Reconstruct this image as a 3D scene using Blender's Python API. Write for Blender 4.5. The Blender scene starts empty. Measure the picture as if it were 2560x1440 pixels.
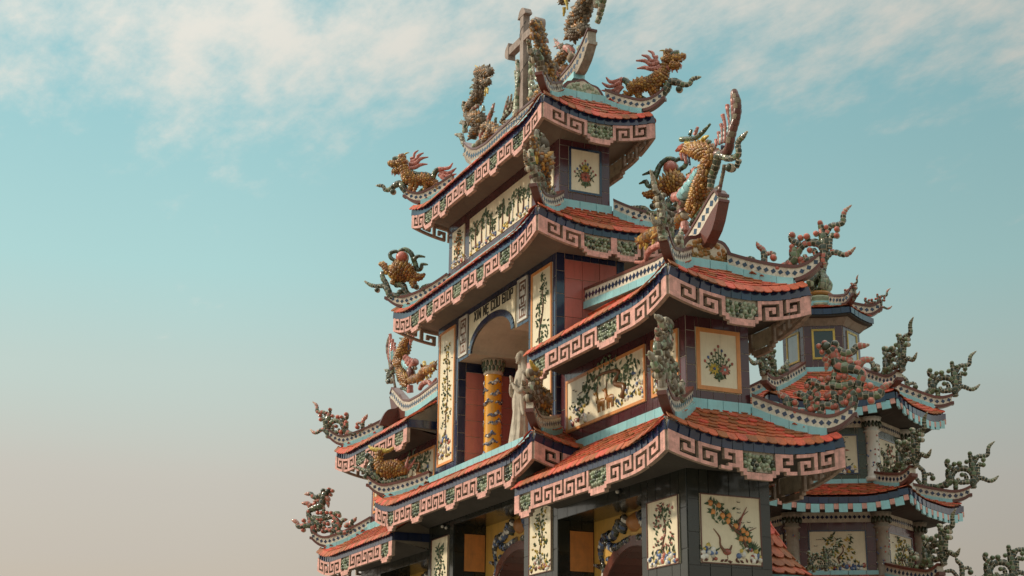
import bpy, bmesh, math, random
from mathutils import Vector as V, Matrix, noise
random.seed(7)
R = math.radians
scn = bpy.context.scene
col = scn.collection
# ------------------------------------------------------------------ camera
cam = bpy.data.cameras.new('camera'); cam.sensor_width = 36; cam.lens = 3803.0/2560*36
cam.clip_start = .1; cam.clip_end = 5000
camo = bpy.data.objects.new('camera', cam); col.objects.link(camo)
CP = V((31.695, -13.529, -4.440)); yaw, pit, rol = .418, .299, .009
FW = V((-math.cos(yaw)*math.cos(pit), math.sin(yaw)*math.cos(pit), math.sin(pit)))
RT = FW.cross(V((0, 0, 1))).normalized(); UP = RT.cross(FW)
RT, UP = RT*math.cos(rol)+UP*math.sin(rol), UP*math.cos(rol)-RT*math.sin(rol)
camo.matrix_world = Matrix(((RT.x, UP.x, -FW.x, CP.x), (RT.y, UP.y, -FW.y, CP.y), (RT.z, UP.z, -FW.z, CP.z), (0, 0, 0, 1)))
scn.camera = camo
# ------------------------------------------------------------------ sky
SUN = V((-.50, -.87, .58)).normalized()
w = bpy.data.worlds.new('World'); scn.world = w; w.use_nodes = True
nt = w.node_tree; nt.nodes.clear()
def N(t, **k):
    n = nt.nodes.new(t)
    for a, b in k.items(): setattr(n, a, b)
    return n
def LK(a, b): nt.links.new(a, b)
def math_n(op, a, b=None, clamp=False):
    n = N('ShaderNodeMath', operation=op, use_clamp=clamp); n.inputs[2].default_value = .5
    for i, x in enumerate((a, b)):
        if x is None: continue
        if isinstance(x, (int, float)): n.inputs[i].default_value = x
        else: LK(x, n.inputs[i])
    return n.outputs[0]
def ramp_n(fac, stops, interp='LINEAR'):
    n = N('ShaderNodeValToRGB'); cr = n.color_ramp; cr.interpolation = interp
    while len(cr.elements) < len(stops): cr.elements.new(.5)
    for e, (p, c) in zip(cr.elements, stops): e.position = p; e.color = (*c, 1) if len(c) == 3 else c
    LK(fac, n.inputs[0]); return n.outputs[0]
def mix_n(f, a, b, blend='MIX'):
    n = N('ShaderNodeMix', data_type='RGBA', blend_type=blend)
    for i, x in ((0, f), (6, a), (7, b)):
        if isinstance(x, (int, float)): n.inputs[i].default_value = x
        elif isinstance(x, tuple): n.inputs[i].default_value = (*x, 1)
        else: LK(x, n.inputs[i])
    return n.outputs[2]
sky = N('ShaderNodeTexSky', sky_type='NISHITA'); sky.sun_disc = False
sky.sun_elevation = math.asin(SUN.z); sky.sun_rotation = math.atan2(SUN.x, SUN.y); sky.dust_density = 3
tc = N('ShaderNodeTexCoord'); sep = N('ShaderNodeSeparateXYZ'); LK(tc.outputs['Generated'], sep.inputs[0])
el = sep.outputs[2]                                                    # sine of the elevation
grad = ramp_n(math_n('MULTIPLY', el, 1.0, True), [(0, (.46, .37, .28)), (.10, (.50, .425, .335)), (.17, (.52, .49, .42)), (.235, (.47, .585, .53)), (.30, (.37, .61, .59)), (.42, (.255, .53, .565)), (.6, (.24, .47, .53)), (1, (.24, .45, .52))])
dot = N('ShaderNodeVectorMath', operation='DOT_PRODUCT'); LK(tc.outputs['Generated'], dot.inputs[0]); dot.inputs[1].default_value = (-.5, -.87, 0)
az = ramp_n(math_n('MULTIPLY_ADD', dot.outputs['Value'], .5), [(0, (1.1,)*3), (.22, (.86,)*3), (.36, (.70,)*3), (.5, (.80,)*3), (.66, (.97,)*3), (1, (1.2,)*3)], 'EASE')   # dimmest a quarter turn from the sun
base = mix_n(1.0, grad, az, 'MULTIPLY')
nsky = mix_n(1.0, sky.outputs[0], (.075, .075, .075), 'MULTIPLY')
base = mix_n(.12, base, nsky)
mh = N('ShaderNodeMapping'); mh.inputs['Scale'].default_value = (1.6, 1.6, 15); LK(tc.outputs['Generated'], mh.inputs[0])        # faint layered haze low down
nh = N('ShaderNodeTexNoise'); nh.inputs['Scale'].default_value = 1.0; nh.inputs['Detail'].default_value = 2.5; LK(mh.outputs[0], nh.inputs['Vector'])
hz_ = math_n('MULTIPLY', ramp_n(nh.outputs['Fac'], [(.42, (0, 0, 0)), (.62, (1, 1, 1))]), ramp_n(el, [(.08, (1, 1, 1)), (.27, (0, 0, 0))]))
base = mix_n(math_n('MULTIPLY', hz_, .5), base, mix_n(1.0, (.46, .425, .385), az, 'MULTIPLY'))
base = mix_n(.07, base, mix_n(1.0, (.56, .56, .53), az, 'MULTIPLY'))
# thin broken cloud: noise stretched along the horizon, thicker with height
pr = N('ShaderNodeVectorMath', operation='DIVIDE'); LK(tc.outputs['Generated'], pr.inputs[0])
den = math_n('ADD', math_n('ABSOLUTE', el), .12); cb = N('ShaderNodeCombineXYZ')
for i in range(3): LK(den, cb.inputs[i])
LK(cb.outputs[0], pr.inputs[1])
mp = N('ShaderNodeMapping'); mp.inputs['Rotation'].default_value = (0, 0, R(-24)); mp.inputs['Scale'].default_value = (1.1, 1.8, .0); mp.inputs['Location'].default_value = (3.3, 1.15, 0); LK(pr.outputs[0], mp.inputs[0])
n1 = N('ShaderNodeTexNoise'); n1.inputs['Scale'].default_value = 1.1; n1.inputs['Detail'].default_value = 9; n1.inputs['Roughness'].default_value = .6; n1.inputs['Distortion'].default_value = .5; LK(mp.outputs[0], n1.inputs['Vector'])
n2 = N('ShaderNodeTexNoise'); n2.inputs['Scale'].default_value = 9; n2.inputs['Detail'].default_value = 7; n2.inputs['Roughness'].default_value = .62; LK(mp.outputs[0], n2.inputs['Vector'])
cl = math_n('ADD', math_n('MULTIPLY', n1.outputs['Fac'], .62), math_n('MULTIPLY', n2.outputs['Fac'], .46))
thr = N('ShaderNodeMapRange'); LK(el, thr.inputs[0])
for i, x in enumerate((.33, .44, -.16, .175)): thr.inputs[i+1].default_value = x
cl = math_n('ADD', cl, thr.outputs[0])
cloud = ramp_n(cl, [(.50, (0, 0, 0)), (.80, (1, 1, 1))], 'EASE')
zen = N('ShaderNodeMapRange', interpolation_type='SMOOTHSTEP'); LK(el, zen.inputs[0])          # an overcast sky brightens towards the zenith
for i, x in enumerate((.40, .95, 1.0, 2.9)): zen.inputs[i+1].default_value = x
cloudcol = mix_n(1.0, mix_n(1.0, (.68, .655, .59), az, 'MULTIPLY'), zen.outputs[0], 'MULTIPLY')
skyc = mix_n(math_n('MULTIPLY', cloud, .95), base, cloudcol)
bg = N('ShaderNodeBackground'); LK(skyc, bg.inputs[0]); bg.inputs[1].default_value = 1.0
wo = N('ShaderNodeOutputWorld'); LK(bg.outputs[0], wo.inputs[0])
# ------------------------------------------------------------------ sun
sl = bpy.data.lights.new('sun', 'SUN'); sl.energy = 2.3; sl.angle = R(4); sl.color = (1, .86, .68)
so = bpy.data.objects.new('sun', sl); col.objects.link(so)
so.rotation_euler = SUN.to_track_quat('Z', 'Y').to_euler(); so.location = (-10, -30, 30)
scn.view_settings.view_transform = 'Standard'; scn.view_settings.look = 'None'
scn.view_settings.exposure = 0.28; scn.view_settings.gamma = 1.0
scn.render.engine = 'CYCLES'
# ------------------------------------------------------------------ materials
MATS = {}
def mat(name, c, rough=.5, var=.18, dirt=.35, dscale=2.5, bump=0.0, bscale=40, coat=0.0, spec=.5, dcol=(.07, .06, .045), hue=.0, streak=.25):
    m = bpy.data.materials.new(name); m.use_nodes = True; t = m.node_tree; b = t.nodes['Principled BSDF']
    def n(k, **kw):
        x = t.nodes.new(k)
        for a, v in kw.items(): setattr(x, a, v)
        return x
    L = t.links.new
    oi = n('ShaderNodeObjectInfo'); ge = n('ShaderNodeNewGeometry')
    s = n('ShaderNodeMath', operation='ADD'); L(oi.outputs['Random'], s.inputs[0]); L(ge.outputs['Random Per Island'], s.inputs[1])
    f = n('ShaderNodeMath', operation='FRACT'); L(s.outputs[0], f.inputs[0])
    mr = n('ShaderNodeMapRange'); L(f.outputs[0], mr.inputs[0]); mr.inputs[3].default_value = 1-var; mr.inputs[4].default_value = 1+var
    hs = n('ShaderNodeHueSaturation'); hs.inputs['Color'].default_value = (*c, 1); L(mr.outputs[0], hs.inputs['Value'])
    if hue:
        m2 = n('ShaderNodeMapRange'); L(f.outputs[0], m2.inputs[0]); m2.inputs[3].default_value = .5+hue; m2.inputs[4].default_value = .5-hue; L(m2.outputs[0], hs.inputs['Hue'])
    tc = n('ShaderNodeTexCoord')
    nz = n('ShaderNodeTexNoise'); nz.inputs['Scale'].default_value = dscale; nz.inputs['Detail'].default_value = 8; nz.inputs['Roughness'].default_value = .68; L(ge.outputs['Position'], nz.inputs['Vector'])
    rp = n('ShaderNodeValToRGB'); rp.color_ramp.elements[0].position = .44; rp.color_ramp.elements[1].position = .72; L(nz.outputs[0], rp.inputs[0])
    mu = n('ShaderNodeMath', operation='MULTIPLY'); L(rp.outputs[0], mu.inputs[0]); mu.inputs[1].default_value = dirt
    mx = n('ShaderNodeMix', data_type='RGBA'); L(mu.outputs[0], mx.inputs[0]); L(hs.outputs[0], mx.inputs[6]); mx.inputs[7].default_value = (*dcol, 1)
    mp = n('ShaderNodeMapping'); mp.inputs['Scale'].default_value = (9, 9, .9); L(ge.outputs['Position'], mp.inputs[0])
    ns = n('ShaderNodeTexNoise'); ns.inputs['Scale'].default_value = 1.3; ns.inputs['Detail'].default_value = 6; ns.inputs['Roughness'].default_value = .7; L(mp.outputs[0], ns.inputs['Vector'])
    r2 = n('ShaderNodeValToRGB'); r2.color_ramp.elements[0].position = .5; r2.color_ramp.elements[1].position = .78; L(ns.outputs[0], r2.inputs[0])
    m4 = n('ShaderNodeMath', operation='MULTIPLY'); L(r2.outputs[0], m4.inputs[0]); m4.inputs[1].default_value = streak
    m3 = n('ShaderNodeMix', data_type='RGBA'); L(m4.outputs[0], m3.inputs[0]); L(mx.outputs[2], m3.inputs[6]); m3.inputs[7].default_value = (dcol[0]*.8, dcol[1]*.8, dcol[2]*.8, 1)
    L(m3.outputs[2], b.inputs['Base Color'])
    ra = n('ShaderNodeMath', operation='MULTIPLY_ADD'); L(nz.outputs[0], ra.inputs[0]); ra.inputs[1].default_value = .35; ra.inputs[2].default_value = rough-.17; ra.use_clamp = True
    L(ra.outputs[0], b.inputs['Roughness'])
    b.inputs['Specular IOR Level'].default_value = spec; b.inputs['Coat Weight'].default_value = coat; b.inputs['Coat Roughness'].default_value = .08
    if bump:
        z2 = n('ShaderNodeTexNoise'); z2.inputs['Scale'].default_value = bscale; z2.inputs['Detail'].default_value = 5; L(ge.outputs['Position'], z2.inputs['Vector'])
        bp = n('ShaderNodeBump'); bp.inputs['Strength'].default_value = bump; bp.inputs['Distance'].default_value = .02; L(z2.outputs[0], bp.inputs['Height']); L(bp.outputs[0], b.inputs['Normal'])
    MATS[name] = m; return m
mat('terracotta', (.47, .105, .033), .6, .42, .6, 5, .6, 30, hue=.018, dcol=(.085, .04, .03), streak=.55)
mat('roof_deck', (.13, .035, .02), .8)
mat('pink_glaze', (.68, .33, .27), .5, .14, .58, 7, .35, 35, dcol=(.14, .10, .075), streak=.7)
mat('navy_glaze', (.010, .020, .062), .20, .30, .25, 3, .12, 12, coat=.5, dcol=(.05, .06, .08))
mat('purple_glaze', (.085, .022, .028), .22, .16, .22, 3, .1, 10, coat=.4)
mat('black_glaze', (.018, .021, .017), .22, .3, .3, 2.5, .15, 8, coat=.4, dcol=(.035, .034, .028), streak=.4)
mat('turquoise_glaze', (.27, .55, .58), .30, .08, .30, 3, .12, 15, coat=.2, dcol=(.22, .27, .24))
mat('brown_glaze', (.13, .040, .028), .30, .2, .3, 4, .15, 20)
mat('cream_tile', (.80, .70, .50), .40, .04, .30, 2.2, .1, 14, dcol=(.42, .33, .20))
mat('mosaic_white', (.64, .57, .46), .6, .08, .6, 7, .35, 40, dcol=(.19, .155, .115), streak=.5)
mat('grout', (.62, .54, .42), .85, .06, .55, 6, .3, 50, dcol=(.18, .15, .115))
mat('stone_grey', (.36, .31, .25), .85, .15, .6, 5, .5, 25, dcol=(.09, .075, .06), streak=.5)
mat('statue_stone', (.52, .465, .375), .8, .03, .6, 5, .35, 30, dcol=(.17, .145, .11), streak=.55)
mat('vault_plaster', (.46, .41, .31), .8, .03, .4, 2, .15, 15, dcol=(.2, .17, .13))
mat('cross_stone', (.30, .235, .20), .8, .05, .5, 6, .5, 30, streak=.5)
mat('soffit_dark', (.060, .053, .044), .9, .03, .4, 1.6, .2, 15, dcol=(.03, .027, .023))  # darker copy of the soffit plaster, with the shade under eaves in its colour
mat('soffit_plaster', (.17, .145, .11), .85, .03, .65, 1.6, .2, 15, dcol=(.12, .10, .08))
mat('orange_glaze', (.72, .29, .085), .4, .08, .25, 5)
mat('red_wall', (.54, .175, .145), .38, .07, .2, 2, .08, 10, coat=.15)
mat('yellow_wall', (.62, .36, .075), .5, .05, .2, 2)
mat('column_yellow', (.74, .33, .012), .28, .05, .15, 3, coat=.3)
mat('green_dark', (.032, .044, .022), .25, .4, .2, 8, .2, 40, coat=.3, hue=.02, streak=.1)
mat('green_mid', (.10, .14, .065), .3, .4, .25, 8, .2, 40, coat=.2, hue=.02, streak=.1)
mat('celadon', (.32, .36, .24), .45, .25, .45, 6, .3, 40, dcol=(.13, .12, .08))
mat('red_glaze', (.44, .115, .075), .28, .3, .2, 8, .2, 40, coat=.3)
mat('amber_glaze', (.34, .155, .03), .34, .35, .3, 7, .25, 40, hue=.015)
mat('amber_light', (.50, .27, .06), .36, .25, .25, 7)
mat('amber_dark', (.24, .095, .025), .36, .3, .3, 7)
mat('yellow_glaze', (.58, .42, .08), .35, .2, .3, 6)
mat('rose_glaze', (.50, .19, .15), .42, .2, .4, 6, .3, 40)
mat('weathered', (.20, .15, .095), .7, .25, .5, 6, .5, 40)
mat('old_china', (.125, .092, .055), .6, .5, .4, 6, .5, 40, dcol=(.05, .04, .03))
mat('scroll_grout', (.50, .43, .32), .85, .1, .5, 8, .3, 50, dcol=(.14, .115, .085))
mat('leaf_green', (.085, .135, .070), .4, .5, .1, hue=.04)
mat('paint_blue', (.09, .14, .27), .4, .35, .1)
mat('paint_white', (.72, .69, .62), .4, .1, .2)
mat('fruit_orange', (.70, .28, .08), .35, .15, .1)
mat('bark', (.17, .075, .04), .6, .3, .3)
mat('ink', (.02, .018, .015), .5, .1, .1)
mat('glass_dark', (.03, .045, .045), .12, .1, .2, coat=.5)
mat('glass_grey', (.30, .36, .38), .18, .1, .2, coat=.5)
mat('paving', (.24, .21, .17), .85, .05, .3, .3)
mat('foliage', (.07, .11, .035), .55, .4, .1, hue=.02)
M = MATS
# ------------------------------------------------------------------ mesh helpers
class MB:
    def __init__(s): s.v = []; s.f = []; s.m = []; s.mats = []; s.sm = []
    def mi(s, name):
        if name not in s.mats: s.mats.append(name)
        return s.mats.index(name)
    def add(s, vs, fs, m, smooth=False):
        o = len(s.v); s.v += [tuple(q) for q in vs]; k = s.mi(m)
        for f in fs: s.f.append([i+o for i in f]); s.m.append(k); s.sm.append(smooth)
    def hexa(s, p, m):          # eight corners: bottom ring 0-3, top ring 4-7
        s.add(p, [(0, 3, 2, 1), (4, 5, 6, 7), (0, 1, 5, 4), (1, 2, 6, 5), (2, 3, 7, 6), (3, 0, 4, 7)], m)
    def box(s, x0, x1, y0, y1, z0, z1, m):
        s.hexa([(x0, y0, z0), (x1, y0, z0), (x1, y1, z0), (x0, y1, z0), (x0, y0, z1), (x1, y0, z1), (x1, y1, z1), (x0, y1, z1)], m)
    def fbox(s, fr, a0, a1, b0, b1, c0, c1, m):
        s.hexa([fr(a0, b0, c0), fr(a1, b0, c0), fr(a1, b0, c1), fr(a0, b0, c1), fr(a0, b1, c0), fr(a1, b1, c0), fr(a1, b1, c1), fr(a0, b1, c1)], m)
    def plate(s, fr, pts, c0, c1, m):   # outline (a,b) given thickness
        n = len(pts); vs = [fr(a, b, c0) for a, b in pts]+[fr(a, b, c1) for a, b in pts]
        s.add(vs, [list(range(n)), list(range(2*n-1, n-1, -1))]+[(i, (i+1) % n, n+(i+1) % n, n+i) for i in range(n)], m)
    def ball(s, c, r, m, nu=10, nv=6, sc=(1, 1, 1)):
        vs = [(c[0], c[1], c[2]-r*sc[2])]
        for j in range(1, nv):
            t = math.pi*j/nv-math.pi/2
            for i in range(nu):
                a = 2*math.pi*i/nu; vs.append((c[0]+r*sc[0]*math.cos(t)*math.cos(a), c[1]+r*sc[1]*math.cos(t)*math.sin(a), c[2]+r*sc[2]*math.sin(t)))
        vs.append((c[0], c[1], c[2]+r*sc[2])); fs = []
        for i in range(nu):
            fs.append((0, 1+(i+1) % nu, 1+i)); e = len(vs)-1-nu; fs.append((len(vs)-1, e+i, e+(i+1) % nu))
            for j in range(nv-2): q = 1+j*nu; fs.append((q+i, q+(i+1) % nu, q+nu+(i+1) % nu, q+nu+i))
        s.add(vs, fs, m, True)
    def tube(s, pts, rad, m, n=8, flat=1.0):
        fr = frames(pts); vs = []
        for (p, t, u, w_), r in zip(fr, rad):
            for i in range(n):
                a = 2*math.pi*i/n; vs.append(p+u*(r*math.cos(a))+w_*(r*flat*math.sin(a)))
        k = len(pts); fs = [(j*n+i, j*n+(i+1) % n, (j+1)*n+(i+1) % n, (j+1)*n+i) for j in range(k-1) for i in range(n)]
        fs += [list(range(n))[::-1], list(range((k-1)*n, k*n))]
        s.add(vs, fs, m, True)
    def lathe(s, c, prof, m, n=20, smooth=True):
        vs = []; k = len(prof)
        for r, z in prof:
            for i in range(n): a = 2*math.pi*i/n; vs.append((c[0]+r*math.cos(a), c[1]+r*math.sin(a), c[2]+z))
        fs = [(j*n+i, j*n+(i+1) % n, (j+1)*n+(i+1) % n, (j+1)*n+i) for j in range(k-1) for i in range(n)]+[list(range(n))[::-1], list(range((k-1)*n, k*n))]
        s.add(vs, fs, m, smooth)
    def mesh(s, name):
        me = bpy.data.meshes.new(name); me.from_pydata(s.v, [], s.f)
        for q in s.mats: me.materials.append(M[q])
        me.polygons.foreach_set('material_index', s.m); me.polygons.foreach_set('use_smooth', s.sm); me.update(); return me
    def build(s, name, parent=None, mw=None, stuff=False):
        if not s.f: return None
        return link(name, s.mesh(name), parent, mw, stuff)
def link(name, me, parent=None, mw=None, stuff=False):
    o = bpy.data.objects.new(name, me); col.objects.link(o)
    if parent: o.parent = parent
    if mw is not None: o.matrix_local = mw
    if stuff: o['kind'] = 'stuff'
    return o
def frames(pts):
    pts = [V(p) for p in pts]; out = []; ref = V((0, 1, 0)); n = len(pts)
    for i, p in enumerate(pts):
        t = (pts[min(i+1, n-1)]-pts[max(i-1, 0)])
        t = t.normalized() if t.length > 1e-9 else V((0, 0, 1))
        u = ref-t*ref.dot(t)
        if u.length < 1e-4: u = V((1, 0, .3))-t*V((1, 0, .3)).dot(t)
        u.normalize(); ref = u; out.append((p, t, u, t.cross(u)))
    return out
def spline(P, step=.03):
    """Catmull-Rom through rows of numbers (point + radius), resampled."""
    if len(P) == 1: return P
    Q = [P[0]]+list(P)+[P[-1]]; out = []
    for i in range(1, len(Q)-2):
        a, b, c, d = Q[i-1:i+3]; L = math.dist(b[:-1], c[:-1]); n = max(1, int(L/step))
        for k in range(n):
            t = k/n; out.append(tuple(.5*(2*q+(-p+r)*t+(2*p-5*q+4*r-s_)*t*t+(-p+3*q-3*r+s_)*t**3) for p, q, r, s_ in zip(a, b, c, d)))
    out.append(tuple(P[-1])); return out
def thing(name, label, cat, loc=(0, 0, 0), rz=0, group=None):
    o = bpy.data.objects.new(name, None); col.objects.link(o); o.location = loc; o.rotation_euler = (0, 0, rz); o.empty_display_size = .3
    o['label'] = label; o['category'] = cat
    if group: o['group'] = group
    return o
def Frame(o, ex, n):
    o = V(o); ex = V(ex); n = V(n); Z = V((0, 0, 1))
    return lambda a, b, c=0: o+ex*a+Z*b+n*c
FRONT = lambda x, y, z: Frame((x, y, z), (1, 0, 0), (0, -1, 0))
ENDR = lambda x, y, z: Frame((x, y, z), (0, 1, 0), (1, 0, 0))
ENDL = lambda x, y, z: Frame((x, y, z), (0, 1, 0), (-1, 0, 0))
def shards(mb, pts, rad, cols, core, seglen, k, gap=.012, tipcol=None, tipfrac=.25, puff=1.12):
    """a tube clad in broken-china pieces: core tube plus puffed patches"""
    mb.tube(pts, [r*.93 for r in rad], core, 8)
    F = frames(pts); S = [0]
    for i in range(1, len(pts)): S.append(S[-1]+math.dist(pts[i], pts[i-1]))
    T = S[-1]
    def at(q):
        i = 0
        while i < len(S)-2 and S[i+1] < q: i += 1
        t = min(1, max(0, (q-S[i])/max(1e-6, S[i+1]-S[i]))); a, b = F[i], F[min(i+1, len(F)-1)]
        return [x.lerp(y, t) for x, y in zip(a, b)], rad[i]+(rad[min(i+1, len(rad)-1)]-rad[i])*t
    q = 0; row = 0
    while q < T-.01:
        r0 = at(q)[1]; sl = max(seglen*.6, min(seglen*1.3, r0*1.3)); e = min(T, q+sl); kk = max(2, min(k, int(round(r0*6.3/seglen*.9))))
        for j in range(kk):
            a0 = 2*math.pi*(j+.5*(row % 2))/kk; a1 = a0+2*math.pi/kk; ga = gap/max(r0, .02)*.5
            c = tipcol if tipcol and (q+e)/2 > T*(1-tipfrac) else random.choice(cols)
            vs = []
            for u in range(3):
                qq = q+gap/2+(e-q-gap)*u/2; (p, t, uu, ww), r = at(qq)
                for v_ in range(3):
                    an = a0+ga+(a1-a0-2*ga)*v_/2; h = r*(puff if u == 1 and v_ == 1 else (.99 if (u != 1 and v_ != 1) else 1.045))
                    vs.append(p+uu*(h*math.cos(an))+ww*(h*math.sin(an)))
            mb.add(vs, [(0, 1, 4, 3), (1, 2, 5, 4), (3, 4, 7, 6), (4, 5, 8, 7)], c, True)
        q = e; row += 1
# ------------------------------------------------------------------ flat relief art (ceramic pictures)
def leaf(mb, fr, x, y, an, L, W, m='leaf_green', c=.006):
    ca, sa = math.cos(an), math.sin(an)
    P = lambda u, v_, h: fr(x+u*ca-v_*sa, y+u*sa+v_*ca, c+h)
    mb.add([P(0, 0, 0), P(L*.45, W*.5, .002), P(L, 0, 0), P(L*.45, -W*.5, .002), P(L*.45, 0, .03)], [(0, 4, 1), (1, 4, 2), (2, 4, 3), (3, 4, 0)], m)
def disc(mb, fr, x, y, rx, ry, m, h=.03, c=.006, n=9):
    vs = [fr(x+rx*math.cos(2*math.pi*i/n), y+ry*math.sin(2*math.pi*i/n), c) for i in range(n)]+[fr(x+rx*.6*math.cos(2*math.pi*i/n), y+ry*.6*math.sin(2*math.pi*i/n), c+h*.85) for i in range(n)]+[fr(x, y, c+h)]
    mb.add(vs, [(i, (i+1) % n, n+(i+1) % n, n+i) for i in range(n)]+[(n+i, n+(i+1) % n, 2*n) for i in range(n)], m, True)
def stem(mb, fr, pts, r, m, c=.008):
    P = spline([(x, y, q) for (x, y), q in zip(pts, r if isinstance(r, (list, tuple)) else [r]*len(pts))], .04)
    mb.tube([fr(x, y, c) for x, y, q in P], [q for x, y, q in P], m, 6)
    return P
def flower(mb, fr, x, y, r, m, cm, n=9):
    for i in range(n): leaf(mb, fr, x, y, 2*math.pi*i/n, r, r*.62, m, .012)
    disc(mb, fr, x, y, r*.3, r*.3, cm, .022, .014)
def rocks(mb, fr, x, y, w_, h, rng):
    for i in range(int(10+w_*22)):
        a = x+rng.uniform(-w_/2, w_/2); b = y+rng.random()*h*(1-abs(a-x)/w_); q = rng.uniform(.025, .06)
        disc(mb, fr, a, b, q, q*rng.uniform(.7, 1.3), rng.choice(['paint_white', 'paint_white', 'paint_blue', 'paint_blue', 'red_glaze', 'yellow_glaze', 'mosaic_white']), .03)
    for i in range(int(5+w_*10)): leaf(mb, fr, x+rng.uniform(-w_/2, w_/2), y+h*rng.uniform(.3, .8), rng.uniform(.6, 2.5), rng.uniform(.08, .16), .03)
def clump(mb, fr, x, y, r, rng, n=14, m='leaf_green', L=.1):
    for i in range(n):
        a = rng.uniform(0, 6.283); q = r*math.sqrt(rng.random()); leaf(mb, fr, x+q*math.cos(a), y+q*math.sin(a)*.7, rng.uniform(0, 6.28), L*rng.uniform(.6, 1.2), L*.42, m)
def birds(mb, fr, w_, h, n, rng, x0=.1, x1=.9, y0=.6):
    for i in range(n):
        x, y = w_*rng.uniform(x0, x1), h*rng.uniform(y0, .95)
        leaf(mb, fr, x, y, 2.7, .05, .012, 'ink'); leaf(mb, fr, x, y, .45, .05, .012, 'ink')
def art_bouquet(mb, fr, w_, h, rng, c1='yellow_glaze', c2='red_glaze', side=False):
    cx = w_*.5
    for i in range(9):
        t = (i-4)/4; y1 = h*(.75-.30*abs(t)); stem(mb, fr, [(cx, h*.1), (cx+t*w_*.12, h*.3), (cx+t*w_*.36, y1)], [.01, .009, .006], 'leaf_green')
        disc(mb, fr, cx+t*w_*.37, y1+.01, .026, .032, ['red_glaze', 'paint_blue', 'brown_glaze', 'rose_glaze'][i % 4], .02)
        for k in range(4):
            q = .35+.6*k/4; leaf(mb, fr, cx+t*w_*.36*q, h*.1+(y1-h*.1)*q, math.pi/2-t*1.3+(1.1 if k % 2 else -1.1), .085, .036)
    for k in range(10): leaf(mb, fr, cx, h*.16, math.pi/2+(k-4.5)*.33, h*.12, .05)
    if side: flower(mb, fr, cx-w_*.13, h*.33, w_*.16, c1, 'paint_blue'); flower(mb, fr, cx+w_*.15, h*.33, w_*.16, c2, 'turquoise_glaze')
    else: flower(mb, fr, cx, h*.57, w_*.16, c1, 'brown_glaze'); flower(mb, fr, cx, h*.36, w_*.21, c2, 'brown_glaze', 13)
def art_fruit(mb, fr, w_, h, rng):
    P = stem(mb, fr, [(w_*.78, h*.2), (w_*.66, h*.42), (w_*.5, h*.55), (w_*.4, h*.72), (w_*.15, h*.95)], [.03, .028, .022, .015, .008], 'bark')
    stem(mb, fr, [(w_*.58, h*.5), (w_*.63, h*.65), (w_*.8, h*.8)], [.018, .012, .005], 'bark')
    stem(mb, fr, [(w_*.64, h*.45), (w_*.8, h*.5), (w_*.93, h*.56)], [.014, .01, .005], 'bark')
    for (fx, fy) in ((.2, .75), (.3, .85), (.36, .7), (.45, .63), (.47, .71), (.16, .88), (.7, .5), (.76, .46), (.66, .38), (.73, .38), (.8, .37), (.58, .56)):
        disc(mb, fr, w_*fx, h*fy, .055, .06, 'fruit_orange', .04)
        for k in range(6): leaf(mb, fr, w_*fx, h*fy, rng.uniform(0, 6.28), .13, .055)
    for i in range(16): leaf(mb, fr, w_*rng.uniform(.1, .55), h*rng.uniform(.6, .95), rng.uniform(0, 6.28), .1, .045)
    stem(mb, fr, [(w_*.2, h*.5), (w_*.3, h*.38), (w_*.31, h*.26), (w_*.4, h*.16), (w_*.47, h*.2), (w_*.5, h*.27)], [.006, .016, .02, .04, .025, .012], 'bark')
    disc(mb, fr, w_*.42, h*.17, .09, .06, 'red_glaze', .04); stem(mb, fr, [(w_*.42, h*.13), (w_*.43, h*.07)], .006, 'bark')
    stem(mb, fr, [(w_*.62, h*.5), (w_*.68, h*.68), (w_*.78, h*.86)], [.03, .018, .005], 'red_glaze')
    rocks(mb, fr, w_*.12, h*.05, w_*.24, h*.22, rng); rocks(mb, fr, w_*.8, h*.05, w_*.38, h*.24, rng); birds(mb, fr, w_, h, 9, rng, .3, .95, .5)
    for k in range(9): leaf(mb, fr, w_*.85, h*.2, 1.57+(k-4)*.25, .2, .04)
    for k in range(14): leaf(mb, fr, w_*(.03+.94*k/14), h*.02, rng.uniform(0, 3.1), .1, .05, 'brown_glaze')
def art_plant(mb, fr, w_, h, rng, c='yellow_glaze', n=60):
    stem(mb, fr, [(w_*.6, h*.06), (w_*.5, h*.3), (w_*.6, h*.55), (w_*.45, h*.85)], [.022, .018, .012, .006], 'bark')
    for i in range(n):
        t = rng.random(); x = w_*(.52+.34*rng.uniform(-1, 1)*(1-.4*t)); y = h*(.25+.66*t); m = c if i % 3 == 0 else 'leaf_green'
        leaf(mb, fr, x, y, rng.uniform(0, 6.28), rng.uniform(.07, .13), .045, m)
    for i in range(7): disc(mb, fr, w_*rng.uniform(.2, .85), h*rng.uniform(.3, .85), .03, .03, c, .022)
    rocks(mb, fr, w_*.5, h*.03, w_*.92, h*.22, rng); birds(mb, fr, w_, h, 5, rng)
    for k in range(10): leaf(mb, fr, w_*rng.uniform(.05, .9), h*.03, rng.uniform(0, 3.1), .12, .06, rng.choice(['brown_glaze', 'yellow_glaze']))
def art_pine(mb, fr, w_, h, rng, n=4):
    P = stem(mb, fr, [(w_*.45, h*.12), (w_*.6, h*.35), (w_*.4, h*.55), (w_*.6, h*.75), (w_*.5, h*.9)], [.035, .03, .025, .018, .01], 'bark')
    for i in range(n*2): clump(mb, fr, w_*(.5+rng.uniform(-.25, .25)), h*(.25+.68*i/(n*2-1)), w_*.22, rng, 16, 'leaf_green', .11)
    rocks(mb, fr, w_*.5, h*.02, w_*.85, h*.14, rng)
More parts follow.
